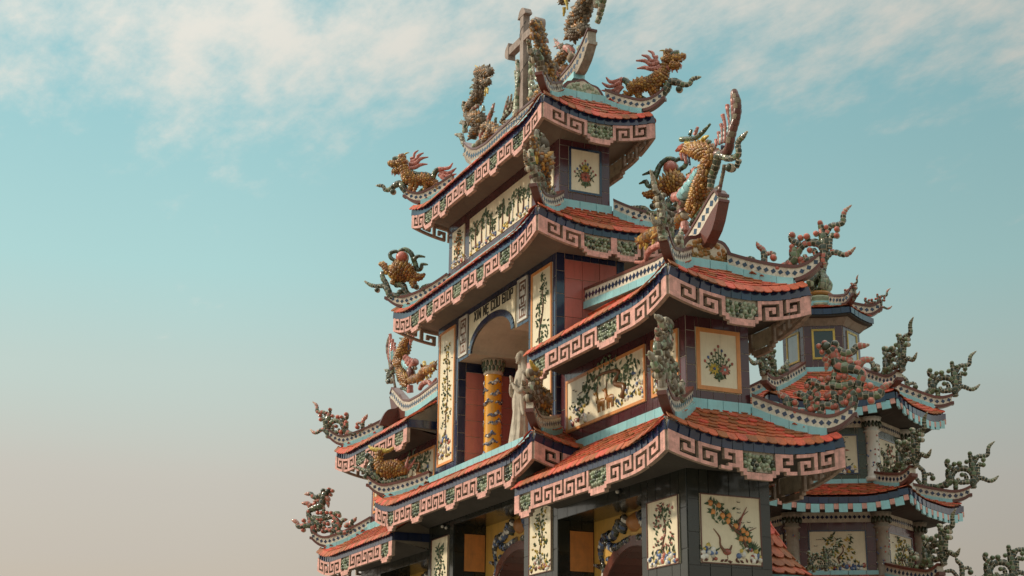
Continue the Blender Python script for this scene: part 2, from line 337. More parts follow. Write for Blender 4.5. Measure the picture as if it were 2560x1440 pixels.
def art_deer(mb, fr, w_, h, rng):
    stem(mb, fr, [(w_*.74, h*.2), (w_*.77, h*.4), (w_*.65, h*.55), (w_*.7, h*.75), (w_*.5, h*.86), (w_*.35, h*.8)], [.075, .065, .055, .045, .03, .012], 'amber_dark')
    for x, y, q in ((.35, .78, .1), (.45, .86, .12), (.56, .9, .12), (.66, .86, .1), (.78, .62, .08), (.85, .8, .08), (.28, .66, .07)): clump(mb, fr, w_*x, h*y, w_*q, rng, 20, 'leaf_green', .16)
    for dx in (.0, .12):
        X = w_*(.44+dx)
        disc(mb, fr, X+.08, h*.29, .17, .085, 'amber_glaze', .05)
        stem(mb, fr, [(X-.03, h*.31), (X-.09, h*.42), (X-.1, h*.5)], [.06, .04, .045], 'amber_glaze'); disc(mb, fr, X-.13, h*.5, .07, .04, 'amber_glaze', .05, .012)
        stem(mb, fr, [(X-.1, h*.53), (X-.06, h*.62), (X-.09, h*.7)], [.012, .01, .005], 'bark')
        for k in (-.05, .02, .14, .2): stem(mb, fr, [(X+k, h*.27), (X+k+.01, h*.1)], [.024, .014], 'amber_glaze')
    rocks(mb, fr, w_*.17, h*.04, w_*.26, h*.5, rng); rocks(mb, fr, w_*.87, h*.05, w_*.25, h*.6, rng); clump(mb, fr, w_*.18, h*.4, .22, rng, 24, 'leaf_green', .13)
    for k in range(26): leaf(mb, fr, w_*rng.uniform(.62, .98), h*rng.uniform(.03, .22), rng.uniform(.5, 2.6), .12, .04, rng.choice(['leaf_green', 'yellow_glaze', 'paint_blue']))
    birds(mb, fr, w_, h, 8, rng, .05, .3, .5)
def art_forest(mb, fr, w_, h, rng):
    for i in range(13):
        x = w_*(.05+.9*i/12+rng.uniform(-.02, .02)); hh = h*rng.uniform(.45, .92)
        stem(mb, fr, [(x, h*.08), (x+rng.uniform(-.05, .05), hh*.5), (x, hh)], [.03, .02, .008], 'bark' if i % 3 else 'paint_white'); clump(mb, fr, x, hh*.85, .16, rng, 14, 'leaf_green', .14); clump(mb, fr, x+.05, hh*.6, .12, rng, 8, 'leaf_green', .1)
    for i in range(60): disc(mb, fr, w_*rng.random()*.96+.02*w_, h*rng.uniform(.02, .16), .06, .045, rng.choice(['yellow_glaze', 'yellow_glaze', 'rose_glaze', 'paint_white', 'leaf_green', 'paint_blue']), .03)
# ------------------------------------------------------------------ tiles and panels
def tile_mesh(name, w_, l, th, m):
    mb = MB(); o = [(-w_/2, l), (-w_/2, .06*w_/.17), (-w_*.36, .02), (-w_*.17, .004), (0, 0), (w_*.17, .004), (w_*.36, .02), (w_/2, .06*w_/.17), (w_/2, l)]
    mb.plate(lambda a, b, c: (a, b, c), [(a*.985, b) for a, b in o], 0, th, m); return mb.mesh(name)
UNIT = {}
def unit_box(m):
    if m not in UNIT:
        mb = MB(); e = .08
        mb.hexa([(-.5, -.5, 0), (.5, -.5, 0), (.5, .5, 0), (-.5, .5, 0), (-.495, -.495, 1), (.495, -.495, 1), (.495, .495, 1), (-.495, .495, 1)], m); UNIT[m] = mb.mesh('tile')
    return UNIT[m]
def face_mat(o, ex, ey, n, sx, sy, sz):
    return Matrix(((ex.x*sx, ey.x*sy, n.x*sz, o.x), (ex.y*sx, ey.y*sy, n.y*sz, o.y), (ex.z*sx, ey.z*sy, n.z*sz, o.z), (0, 0, 0, 1)))
rt_ = random.Random(3)
def wall_tiles(parent, fr, w_, h, tw, th, m, holes=(), gap=.011, thick=.014, name='wall_tile'):
    nx, ny = max(1, round(w_/tw)), max(1, round(h/th)); dx, dy = w_/nx, h/ny
    ex = (fr(1, 0)-fr(0, 0)); n = fr(0, 0, 1)-fr(0, 0); Z = V((0, 0, 1))
    for i in range(nx):
        for j in range(ny):
            a0, a1, b0, b1 = i*dx, (i+1)*dx, j*dy, (j+1)*dy; pieces = [(a0, a1, b0, b1)]
            for (p, q, r, s) in holes:
                out = []
                for (a0, a1, b0, b1) in pieces:
                    if a1 <= p or a0 >= q or b1 <= r or b0 >= s: out.append((a0, a1, b0, b1)); continue
                    if a0 < p: out.append((a0, p, b0, b1))
                    if a1 > q: out.append((q, a1, b0, b1))
                    c0, c1 = max(a0, p), min(a1, q)
                    if b0 < r: out.append((c0, c1, b0, r))
                    if b1 > s: out.append((c0, c1, s, b1))
                pieces = out
            for (a0, a1, b0, b1) in pieces:
                if a1-a0 < .03 or b1-b0 < .03: continue
                nn = (n+ex*rt_.uniform(-.005, .005)+Z*rt_.uniform(-.005, .005)).normalized(); e2 = (ex-nn*ex.dot(nn)).normalized(); z2 = Z-nn*Z.dot(nn); z2 = (z2-e2*z2.dot(e2)).normalized()
                link(name, unit_box(m), parent, face_mat(fr((a0+a1)/2, (b0+b1)/2, 0), e2, z2, nn, a1-a0-gap, b1-b0-gap, thick))
ANUM = [0]
def panel(parent, fr, w_, h, frame=None, fw_=.07, art=None, args={}, name='picture_panel', base='cream_tile', c0=.016):
    """proud panel; fr origin at its lower left corner"""
    ANUM[0] += 1; rng = random.Random(ANUM[0]*17)
    g = lambda a, b, c=0: fr(a, b, c0+c)
    mb = MB(); mb.fbox(g, 0, w_, 0, h, -.01, .012, base); p = mb.build(name, parent)
    if frame:
        for (a0, a1, b0, b1) in ((0, w_, 0, fw_), (0, w_, h-fw_, h), (0, fw_, fw_, h-fw_), (w_-fw_, w_, fw_, h-fw_)):
            mb = MB(); mb.fbox(g, a0, a1, b0, b1, .0125, .03, frame); mb.build('frame_bar', p)
    if art:
        i = fw_ if frame else .01; mb = MB(); art(mb, lambda a, b, c=0: fr(a+i, b+i, c0+.012+c), w_-2*i, h-2*i, rng, **args); mb.build('ceramic_relief', p, stuff=True)
    return p
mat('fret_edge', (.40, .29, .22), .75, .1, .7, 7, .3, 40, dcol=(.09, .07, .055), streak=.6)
SC={
 'cloud':[('m','gQ',[-89,64,4.3,-95,73,4.3,-103,83,4.4,-114,83,4,-125,82,1.4]),('m','gQ',[-82,65,5.7,-81,74,5.7,-80,86,5.7,-82,99,5.2,-90,107,4.6,-93,116,1.1]),('m','g',[-79,86,3.4,-75,89,3.7,-66,91,4,-60,86,4.3]),('b','r',[-62,80,6.6]),('m','g',[-86,63,5.5,-68,62,5.1,-54,59,6.8,-42,62,6.8,-31,66,7.9,-21,76,9.1,-24,86,8.5,-24,96,6.3]),('m','g',[-21,76,6.8,-16,89,6.8,-7,99,6.2,7,103,6.8,22,99,6.8,30,86,5.6,31,74,6.8,30,65,6.8,32,55,6.2]),('m','g',[-11,100,5.1,-20,105,5.7,-27,112,5.5,-26,119,5.7]),('b','r',[-25,120,6.5]),('b','r',[-10,113,5.7]),('b','r',[2,114,6.5]),('b','r',[19,118,5.4]),('b','r',[39,128,4.8]),('b','r',[58,122,5.6]),('b','r',[57,110,5.6]),('b','r',[-26,97,5.7]),('b','r',[6,87,5.4]),('b','r',[-11,70,6.6]),('b','r',[-23,84,5.7]),('b','r',[-31,62,6.2]),('b','r',[-54,58,6.8]),('b','r',[-11,57,5.7]),('m','g',[32,83,7.9,34,100,8.5,32,112,7.9,30,124,5.7,28,138,4.8]),('b','r',[28,138,5.1]),('m','gQ',[38,116,4.5,47,131,5.1,58,131,5.1,69,135,5.1,71,147,4.5,75,156,4,88,166,0.9]),('m','g',[43,86,4.7,44,101,4.7,48,113,4.3,55,108,4.3]),('m','gQ',[30,67,6.8,44,79,5.4,55,78,5.1,67,72,4.5,78,74,4.3,90,84,1.3]),('m','g',[28,71,5.1,15,70,5.6,-1,70,5.4,-4,80,3.6]),('m','g',[17,71,4.5,16,80,5.1,14,88,4.5,8,87,4]),('m','r',[-10,69,5.7,-11,51,5.1]),('m','g',[30,67,5.6,30,54,5.6]),],
 'clouddragon':[('m','gP',[-56,69,6.6,-68,66,6.6,-83,67,6.1,-96,70,5.5,-107,74,5.5,-117,81,5,-127,75,4.4,-139,76,2]),('m','gQ',[-96,70,5.3,-94,77,6.1,-96,88,6.6,-97,97,5.3,-106,101,5,-111,110,1.7]),('m','g',[-90,89,5,-80,87,6.1]),('b','r',[-81,86,6.8]),('m','gQ',[-61,89,4.4,-66,99,5,-74,103,5,-84,104,1.7]),('m','g',[-61,81,5.5,-55,98,6.1,-44,109,6.1,-33,115,6.1,-24,112,5.5,-13,113,6.6,1,110,6.6,16,112,6,27,115,6]),('m','g',[-33,115,5.5,-44,121,6.1,-53,123,5.5,-59,117,5]),('b','r',[-58,115,6.4]),('m','g',[-44,109,4.4,-41,97,5.5,-46,89,6.6,-55,85,6.6,-56,73,6.6,-45,76,6.6,-34,78,6.4,-21,77,6.3,-10,74,6]),('b','r',[-9,74,7.2]),('m','g',[-24,95,5.5,-14,99,5.5,-9,90,5.5,-13,82,4.9]),('b','r',[-24,94,6.8]),('m','g',[18,68,7.6,23,84,7.6,21,93,7.6,32,101,7.1,35,112,6.5,40,123,6.5,42,131,6,37,136,6.6,23,142,8.5,3,146,9.3,-3,154,8.6,-5,166,8.3,-9,175,8.8,-13,182,8.8]),('b','g',[-20,186,10.5]),('b','r',[-33,187,6.1]),('b','r',[-22,192,6.6]),('b','r',[-28,176,5.8]),('b','r',[-3,175,6.8]),('b','r',[-6,184,6.4]),('b','g',[-4,189,8.3]),('m','r',[-14,170,5.5,-24,163,5,-28,159,2.4]),('m','r',[-14,162,5.5,-20,153,5,-23,140,1.5]),('m','gQ',[-2,179,6.1,13,171,6.1,26,173,5.5,34,182,5.3,46,182,4.4,57,183,1.5]),('m','r',[-1,165,4.6,12,161,4.4,26,161,1.5]),('m','r',[35,145,6,44,155,5.5,55,156,4.4,64,158,1.3]),('b','r',[21,152,7.9]),('b','r',[33,150,6.4]),('b','r',[0,160,6.4]),('b','r',[-32,125,6.1]),('b','r',[-19,126,6.1]),('b','r',[-1,126,6.6]),('b','r',[10,127,7]),('b','r',[34,111,6]),('b','r',[33,100,7]),('b','r',[9,107,6.6]),('b','r',[1,99,6]),('b','r',[17,90,6.8]),('b','r',[10,80,6.5]),('m','gQ',[29,92,6.8,46,92,6.5,60,90,6.5,71,92,6,73,100,4.9,83,107,4.9,94,111,1.3]),('b','r',[54,107,7.2]),('b','r',[54,80,7.6]),('b','r',[40,132,5.5]),('m','gQ',[-11,115,4.6,-9,131,4.4,-9,143,3.1]),('b','r',[-52,92,6.4]),('b','r',[-40,80,6.8]),('b','r',[-54,72,7]),('b','r',[-81,69,7.1]),('b','r',[-69,69,6.6]),('b','r',[-33,75,6]),('m','g',[-34,75,4.9,-38,59,4.9]),('m','g',[27,115,5.5,16,104,5.5,4,94,6,1,84,6,8,77,5.5]),],
 'turtle':[('s','a',[15,127,13.2,4,127,21.9,-12,127,26.9,-32,120,21,-51,109,11.6,-70,107,7.5,-82,114,2.9]),('s','y',[20,147,2.9,22,126,3.2,11,110,3.2,-10,112,3.2,-35,109,3.2,-54,113,2.9]),('s','a',[23,126,8.8,33,143,7.9,40,152,7.6,52,154,4.1]),('s','a',[3,109,9.3,9,92,7.6]),('s','a',[-48,97,9.3,-55,78,7.5]),('m','g',[4,52,6.4,16,63,7.6,21,78,8.2,35,91,6.4,54,93,5.3,74,98,4.7,91,110,2.1]),('b','g',[54,82,7]),('m','g',[22,83,6.4,29,99,6.4,39,115,6.4,40,131,5.3]),('m','g',[3,93,7.6,-20,88,7.6,-27,69,8.7,-40,59,7.5,-65,62,6.4,-78,76,5.8,-97,80,5.2,-119,85,2]),('b','g',[-14,67,9.9]),('b','g',[-84,66,6.9]),('b','g',[-59,79,7.5]),('m','g',[21,68,6.4,-5,59,7.6,-34,58,7]),('b','r',[-16,164,18.2]),('s','g',[0,156,5,17,167,5.3,18,180,5.3,3,184,4.7,-7,178,4.1]),('s','g',[-6,183,5.3,-23,187,5.9,-40,175,6.1,-47,159,6.7,-53,143,7,-60,127,5.8,-70,129,5.2,-73,140,4.9,-90,137,2]),('s','g',[-48,151,5.3,-62,162,4.7,-83,158,2]),],
 'qilin':[('s','a',[23,118,14.9,11,106,17.2,-8,99,13.3,-28,99,15.6,-46,92,14.2,-57,86,10.6]),('s','a',[21,115,14.3,26,128,11.3,32,142,12.5]),('s','a',[30,145,11.9,35,152,14.3,46,159,10.8]),('s','g',[41,161,8.4,51,165,8.4,62,166,7.2]),('s','a',[46,169,7.2,36,170,9,28,165,6]),('s','a',[46,154,10.7,61,153,9.3,72,156,7.4,77,155,5.4]),('s','a',[42,140,9.5,55,133,9,65,138,5]),('s','p',[45,131,3.3,45,119,1.2]),('s','p',[40,132,6,24,133,7.1,11,131,5.9]),('s','g',[11,127,5.9,1,118,7.1,-15,113,6.9,-34,110,7.7,-51,103,7.3]),('s','p',[19,137,6,-1,135,5.5,-18,141,4.5,-37,141,1.7]),('s','p',[15,148,6.2,-4,147,5.5,-18,158,4.5,-39,161,1.7]),('s','p',[11,154,5.4,-4,157,4.3,-12,168,4.2,-26,174,1.7]),('s','p',[12,162,5,3,165,3.6,0,176,3.6,-11,183,1.5]),('s','g',[-55,97,7.1,-62,113,7.3,-72,121,6.8]),('s','p',[-72,120,7.1,-92,119,4.7,-104,121,4.2,-112,133,1.5]),('s','p',[-75,112,5.9,-98,107,4.2,-110,110,4.2,-121,119,1.5]),('s','p',[-75,106,5.7,-96,97,4.2,-109,98,4.2,-123,101,1.4]),('s','p',[-73,105,5.2,-91,87,4.5,-103,85,3.5,-115,85,1.4]),('s','a',[6,94,11.9,7,80,7.7,12,72,6.5,14,60,7.1]),('s','a',[-35,85,8.9,-34,70,6.6,-29,59,6.5,-27,53,5.9]),('s','a',[-59,86,10,-67,74,7.3,-71,64,5.9,-82,60,3.5]),('s','a',[-10,90,7.1,-6,78,5.3,-3,70,4.7,-1,60,4.7]),('m','g',[16,58,6.5,22,68,7.1,31,83,9.5,38,95,7.4,49,95,8.3,60,90,7.1,72,83,6,85,83,5.4,91,94,4.8,103,97,4.2,112,98,1.4]),('b','g',[61,74,8.3]),('s','g',[1,60,5.9,-11,57,5,-22,66,4.2,-29,72,3.1]),('s','g',[-58,84,3.8,-77,78,4,-91,81,2.8]),('s','g',[-45,56,4.2,-61,65,4.2]),('b','w',[51,158,4.1]),('b','n',[52,157,2.2]),('s','w',[72,148,1.7,61,145,1.9,50,144,1.4]),('s','y',[33,174,2.6,23,179,2.1,15,179,0.7]),('s','p',[67,133,2.6,66,123,1]),('s','p',[55,125,2.6,57,117,1]),],
 'fish':[('s','a',[0,128,9,-2,114,11.1,-11,99,15.9,-28,94,19.3,-51,93,19.3,-70,88,13.8,-82,85,6.9]),('s','a',[0,124,9.7,-2,136,9.7,-9,145,7.6]),('s','y',[-9,144,6.9,12,147,5.6,28,158,2.4]),('s','y',[-7,144,6.9,-27,142,5.2,-42,150,2.4]),('s','p',[-16,111,4.8,-20,117,1.4]),('s','p',[-32,112,4.8,-36,119,1.4]),('s','p',[-47,112,4.8,-53,119,1.4]),('s','p',[-78,92,4.8,-82,107,3.8,-86,123,1.4]),('s','p',[-80,90,4.8,-92,101,3.8,-102,117,1.4]),('b','w',[-58,94,4.1]),('b','n',[-59,93,2.1]),('m','g',[-10,63,6.2,5,79,8.3,25,90,6.9,45,97,5.2,56,103,4.2,73,107,1.7]),('m','g',[5,72,6.9,22,101,6.9,15,116,6.9,29,131,7]),('b','g',[32,80,8.3]),('b','g',[30,132,8.7]),('m','g',[-7,63,5.5,-33,62,5.5,-41,75,5.2,-44,83,4.8]),('m','g',[-33,61,5.5,-60,67,6.9,-84,71,4.8]),],
 'phoenix':[('s','a',[-113,86,9.7,-100,98,12.1,-79,108,15.4,-59,125,15.8,-45,140,14.3,-46,158,13.4,-27,164,14.7,-27,178,13.8,-58,194,16.8,-92,209,12.7,-118,223,8.8]),('s','a',[-72,96,10.8,-92,85,7.2,-111,76,4.8]),('s','k',[-134,88,9.7,-141,103,9.8,-128,115,11]),('s','g',[-134,246,5.4,-103,236,4.9,-75,226,4.4,-51,228,4.3,-25,237,2.4]),('s','g',[-100,241,3.9,-93,252,2.4]),('s','p',[-84,236,3.7,-73,250,2.2]),('s','y',[-118,232,3.9,-66,212,4.8,-43,214,4.3,-30,214,1.9]),('s','r',[-123,228,6.4,-142,230,5.9,-158,231,2.5]),('s','p',[-125,219,3.9,-123,192,2.2]),('s','p',[-135,217,3,-133,203,1.7]),('s','n',[-111,211,2.9,-106,182,2.2]),('s','g',[-76,200,3.4,-44,196,4.3,-23,200,3.8]),('s','k',[-5,166,8.5,35,159,7.9,53,185,7.7,67,217,7.2,71,246,7,67,269,4.7]),('s','p',[50,181,3,55,222,3.5,58,270,3.7]),('s','p',[37,176,2.8,42,215,2.8,40,250,3.5]),('s','p',[26,179,2.6,28,215,2.6,25,236,3.3]),('s','p',[15,182,2.4,16,205,2.4,13,222,3.1]),('s','p',[4,184,2.4,0,211,3.1]),('s','p',[-9,186,2.1,-11,200,2.8]),('s','t',[43,179,2.1,47,213,2.1,51,239,1.9]),('s','t',[32,181,2.1,34,210,2.1]),('s','t',[21,182,1.9,21,210,1.9]),('s','t',[9,184,1.9,7,203,1.9]),('s','n',[23,174,5.9,18,168,4.7]),('s','p',[-81,161,5.8,-95,165,5.8]),('s','p',[-88,150,6.3,-109,156,6.3]),('s','p',[-103,142,6.3,-126,148,6.4]),('s','p',[-117,135,6.8,-146,140,6.9]),('s','p',[-128,125,7.3,-166,134,7.9]),('s','t',[-69,156,5.8,-89,143,7.2,-113,130,7.8,-137,126,5.4]),('s','n',[-64,157,4.8,-77,141,3.9]),('m','g',[-31,107,6.1,-25,130,7.6,-6,146,7.5,8,160,7.5,38,143,6,70,139,5.5,74,160,5.1,91,166,4.6,104,172,1.6]),('b','g',[41,123,8.8]),('m','g',[66,131,5.5,54,120,4.6]),('s','k',[22,136,3.7,8,111,3.5,-1,77,4.2]),('s','g',[-114,61,4.8,-88,72,4.8,-50,82,4.3]),('m','a',[-129,87,9.7,-168,84,11.1,-203,82,11.2,-248,88,12.1,-285,87,10.7,-324,92,5.7]),('s','y',[-316,96,5.1,-295,97,4.6]),('s','y',[-237,116,5.5,-248,101,5.5]),('s','y',[-306,85,3.8,-317,74,3.3]),('s','y',[-280,74,3.8,-288,62,3.3]),('s','y',[-249,72,3.8,-255,58,3.3]),('s','y',[-219,68,3.7,-224,54,3.2]),('s','w',[-322,92,2.1,-279,95,2,-243,94,2,-203,78,2]),('s','p',[-204,47,4.5,-234,56,5.5,-268,53,5,-289,38,3.5,-331,49,2.6]),('s','p',[-131,51,7.3,-135,73,6.1]),('b','g',[-157,117,6.1]),('b','w',[-113,227,3.2]),('b','n',[-114,227,1.7]),],
 'ridgedragon':[('s','k',[-26,260,10.1,-57,249,14.5,-93,238,12.8,-122,221,7.9]),('s','k',[-58,229,10,-87,208,10,-107,203,6.7]),('s','k',[-26,258,5.3,-17,278,2.6]),('s','k',[-44,259,5.2,-46,268,2.6]),('s','k',[-26,253,5.1,1,271,2.4]),('s','c',[-21,240,5.3,3,255,4.1,24,261,2]),('s','c',[-22,222,5.3,10,236,4.1,31,241,2]),('s','c',[-17,208,5.3,9,220,4.1,31,223,2]),('s','k',[-53,238,16.1,-38,220,14.5,-31,201,13.7,-8,190,16.2,24,187,12.2,44,174,10.2,16,143,15.2,-36,124,18.4,-47,102,14.4,-6,97,12.5,6,80,10.1]),('s','y',[-80,196,4.4,-76,172,1.8]),('s','y',[-95,187,4.4,-102,169,2]),('s','a',[-90,39,11.8,-117,43,12.1,-137,55,12.1,-104,78,9.8,-74,82,7.9]),('s','a',[-144,59,10.7,-171,33,8.7,-207,34,8.8,-236,29,6.1]),('s','p',[-98,95,6.3,-120,108,5.9,-136,130,2]),('s','p',[-202,61,5,-218,84,5,-225,113,2.1]),('s','g',[-190,57,5,-227,74,5,-244,111,2.5]),('s','g',[-188,54,5,-240,61,5,-258,78,4.2,-277,87,2.1]),('s','k',[-193,50,5,-249,37,4.6,-275,48,2.1]),('s','c',[-144,61,5.8,-152,82,3.1]),('s','c',[-62,136,6.4,-67,150,2.8]),('s','p',[-32,165,4.4,17,161,8.5,21,138,9.7]),('s','p',[-79,84,9.1,-60,70,8.3,-52,49,6]),('m','g',[56,79,5.3,68,101,6.5,90,123,6.6,127,140,2.9]),('m','g',[55,118,7.3,54,142,6.5,81,159,5.4,101,164,2.5]),('m','g',[50,178,5.3,72,200,6.6,68,216,7.4]),('b','k',[-50,46,11.9]),('b','c',[-14,53,7.6]),('b','y',[-120,36,5.9]),('b','w',[-94,232,3.6]),('b','n',[-97,231,1.8]),('s','w',[-79,223,1.8,-109,213,1.8,-124,211,1.2]),('s','y',[-30,274,2.6,-3,294,1.2]),('s','y',[-57,264,2.6,-72,267,1.2]),],
}
INV = {}
_link = link
def link(name, me, parent=None, mw=None, stuff=False):
    o = _link(name, me, parent, None, stuff)
    if parent is not None and parent.name in INV: o.matrix_parent_inverse = INV[parent.name]
    if mw is not None: o.matrix_basis = mw
    return o
TW = .205
TILE = tile_mesh('tile', TW, .25, .018, 'terracotta')
TV = [tuple(v_.co) for v_ in TILE.vertices]; TF = [tuple(p.vertices) for p in TILE.polygons]
MOT = {'A': ['#####.', '#...#.', '#.#.#.', '#.###.', '#.....', '######'],
       'V': ['######', '#.....', '#.###.', '#.#.#.', '#...#.', '#####.'],
       'S': ['####.', '#..#.', '#.##.', '#....', '###..', '..###'],
       'K': ['##']*6,
       'M': ['#.........#']*5+['##.......##', '.#########.', '..#######..'],
       'N': ['#.......#']*5+['##.....##', '.#######.', '..#####..']}
for k in 'AVS': MOT[k.lower()] = [r[::-1] for r in MOT[k]]
def fret(parent, P3, seq, L, th=.06, c0=-.05, c1=.04):
    """hanging openwork band; P3(s, t, c) = point s along, t below the eave line, c outward"""
    cols = sum(len(MOT[k][0]) for k in seq); cw = L/cols; x = 0
    for k in seq:
        G = MOT[k]; nr, nc = len(G), len(G[0]); on = lambda r, c: 0 <= r < nr and 0 <= c < nc and G[r][c] == '#'
        mb = MB()
        for r in range(nr):
            for c in range(nc):
                if not on(r, c): continue
                s0, s1, t0, t1 = (x+c)*cw, (x+c+1)*cw, r*th, (r+1)*th
                q = [P3(s0, t0, c0), P3(s1, t0, c0), P3(s1, t1, c0), P3(s0, t1, c0), P3(s0, t0, c1), P3(s1, t0, c1), P3(s1, t1, c1), P3(s0, t1, c1)]
                fs = [(0, 1, 2, 3)]
                if not on(r-1, c): fs.append((0, 4, 5, 1))
                if not on(r+1, c): fs.append((3, 2, 6, 7))
                if not on(r, c-1): fs.append((0, 3, 7, 4))
                if not on(r, c+1): fs.append((1, 5, 6, 2))
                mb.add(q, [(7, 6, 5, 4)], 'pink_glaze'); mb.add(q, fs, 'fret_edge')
        o = mb.build('meander', parent)
        if k in 'MN':
            mb = MB(); s0, s1 = (x+1.1)*cw, (x+nc-1.1)*cw; rng = random.Random(int(x*7+L*100)); mid = (s0+s1)/2
            fr = lambda a, b, c=0: P3(a, -b, c)
            n = 6
            for i in range(n):
                a0, a1 = s0+(s1-s0)*i/n, s0+(s1-s0)*(i+1)/n
                mb.add([P3(a0, 0, -.02), P3(a1, 0, -.02), P3(a1, 5.6*th, -.02), P3(a0, 5.6*th, -.02)], [(0, 1, 2, 3)], 'grout')
            ni = max(3, int((s1-s0)/.085))
            for j in range(4):
                for i in range(ni):
                    a = s0+(s1-s0)*(i+.5+.3*(j % 2)+rng.uniform(-.25, .15))/ni; b = -.035-.28*(j+.5+rng.uniform(-.2, .2))/4
                    disc(mb, fr, a, b, rng.uniform(.034, .048), rng.uniform(.04, .056), rng.choice(['green_mid', 'celadon', 'celadon', 'green_dark']), rng.uniform(.04, .07), -.018, 7)
            mb.build('mosaic_leaves', o, stuff=True)
        x += nc
class Roof:
    def __init__(s, gate, sx, x0, x1, yf, yb, zm, zc, ov, zsoff, lift=(1, 1), name='roof'):
        s.g, s.sx, s.x0, s.x1, s.yf, s.yb, s.zm, s.zc, s.ov, s.zs, s.lift = gate, sx, x0, x1, yf, yb, zm, zc, ov, zsoff, lift
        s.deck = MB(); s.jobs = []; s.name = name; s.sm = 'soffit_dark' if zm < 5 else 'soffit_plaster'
    def mp(s, p): return V((s.sx*p[0], p[1], p[2]))
    def side(s, k):
        L = (s.x1-s.x0) if k in 'FB' else (s.yb-s.yf)
        o, dr, iw = {'F': ((s.x0, s.yf), (1, 0), (0, 1)), 'B': ((s.x0, s.yb), (1, 0), (0, -1)), 'R': ((s.x1, s.yf), (0, 1), (-1, 0)), 'L': ((s.x0, s.yf), (0, 1), (1, 0))}[k]
        la, lb = (s.lift if k in 'FB' else ((1, 1) if (k == 'R' and s.lift[1]) or (k == 'L' and s.lift[0]) else (0, 0)))
        f = lambda d: max(0, 1-d/1.45)**2
        ze = lambda q: s.zm+(s.zc-s.zm)*min(1, la*f(q)+lb*f(L-q))
        return L, o, dr, iw, ze, la, lb
    def slope(s, k, h, D, zt, conc=.22, indiv=False, tiles=True, row=.145, band=None, bandh=.2, wear=0):
        """one tiled slope: h = built depth inwards, D/zt = where and how high the surface tends"""
        L, o, dr, iw, ze, la, lb = s.side(k)
        def P(q, d, up=0):
            t = d/D; z = (1-t)*(ze(q)+.19)+t*zt-conc*t*(1-t)*.8
            return s.mp((o[0]+dr[0]*q+iw[0]*d, o[1]+dr[1]*q+iw[1]*d, z+up))
        n = max(8, int(L/.2)); md = 7
        lo = lambda d: max(0, d)*la; hi = lambda d: L-max(0, d)*lb
        for (fz, mat_, dmax) in ((0, 'roof_deck', h),):
            vs = []; fs = []
            for j in range(md+1):
                d = dmax*j/md
                for i in range(n+1): vs.append(P(lo(d)+(hi(d)-lo(d))*i/n, d))
            fs = [(j*(n+1)+i, j*(n+1)+i+1, (j+1)*(n+1)+i+1, (j+1)*(n+1)+i) for j in range(md) for i in range(n)]
            s.deck.add(vs, fs, mat_)
        if tiles: s.jobs.append((k, P, L, lo, hi, h, row, indiv))
        if band is not None:
            a, b = lo(h), hi(h); m = max(1, round((b-a)/.36)); q0 = P(a, h); ex = (P(b, h)-P(a, h)).normalized(); n_ = s.mp((-iw[0], -iw[1], 0))
            s.bands = getattr(s, 'bands', [])+[(k, a, b, m, P, h, n_, band, bandh)]
        return P
    def eave(s, k, seq, navy=True, soff=True, tiles_obj=True, back=None):
        L, o, dr, iw, ze, la, lb = s.side(k)
        def P3(q, t, c): return s.mp((o[0]+dr[0]*q-iw[0]*c, o[1]+dr[1]*q-iw[1]*c, ze(q)-t))
        ow = s.mp((-iw[0], -iw[1], 0)); n = max(8, int(L/.2)); ov = back if back else s.ov
        # soffit and fascia
        vs = []
        for i in range(n+1):
            q = L*i/n; qi = min(max(q, ov*la), L-ov*lb)
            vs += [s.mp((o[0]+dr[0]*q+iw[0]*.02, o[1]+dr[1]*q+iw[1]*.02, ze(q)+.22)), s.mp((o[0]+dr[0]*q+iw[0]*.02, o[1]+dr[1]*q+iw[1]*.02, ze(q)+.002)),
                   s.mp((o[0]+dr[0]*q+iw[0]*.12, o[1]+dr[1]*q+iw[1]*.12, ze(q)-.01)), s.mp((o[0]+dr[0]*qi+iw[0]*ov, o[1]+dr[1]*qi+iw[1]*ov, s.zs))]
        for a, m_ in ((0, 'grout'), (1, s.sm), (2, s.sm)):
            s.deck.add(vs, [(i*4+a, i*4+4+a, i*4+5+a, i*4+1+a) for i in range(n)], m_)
        s.ev = getattr(s, 'ev', [])+[(k, L, o, dr, iw, ze, P3, seq, ow, navy)]
    def endcap(s, which, h, D, zt):
        """flat cut end of a wing roof (no hip there)"""
        x = s.x0 if which == 'L' else s.x1; e = -.006 if which == 'L' else .006; z = s.zm; P = lambda y, zz, dx=0: s.mp((x+e+dx, y, zz))
        yf, yi = s.yf, s.yf+h
        s.deck.add([P(yf, z), P(yi, s.zs), P(yi, zt), P(yf, z+.22)], [(0, 1, 2, 3)], 'soffit_plaster')
        s.caps = getattr(s, 'caps', [])+[(x+(-.02 if which == 'L' else .02), yf, yi, z)]
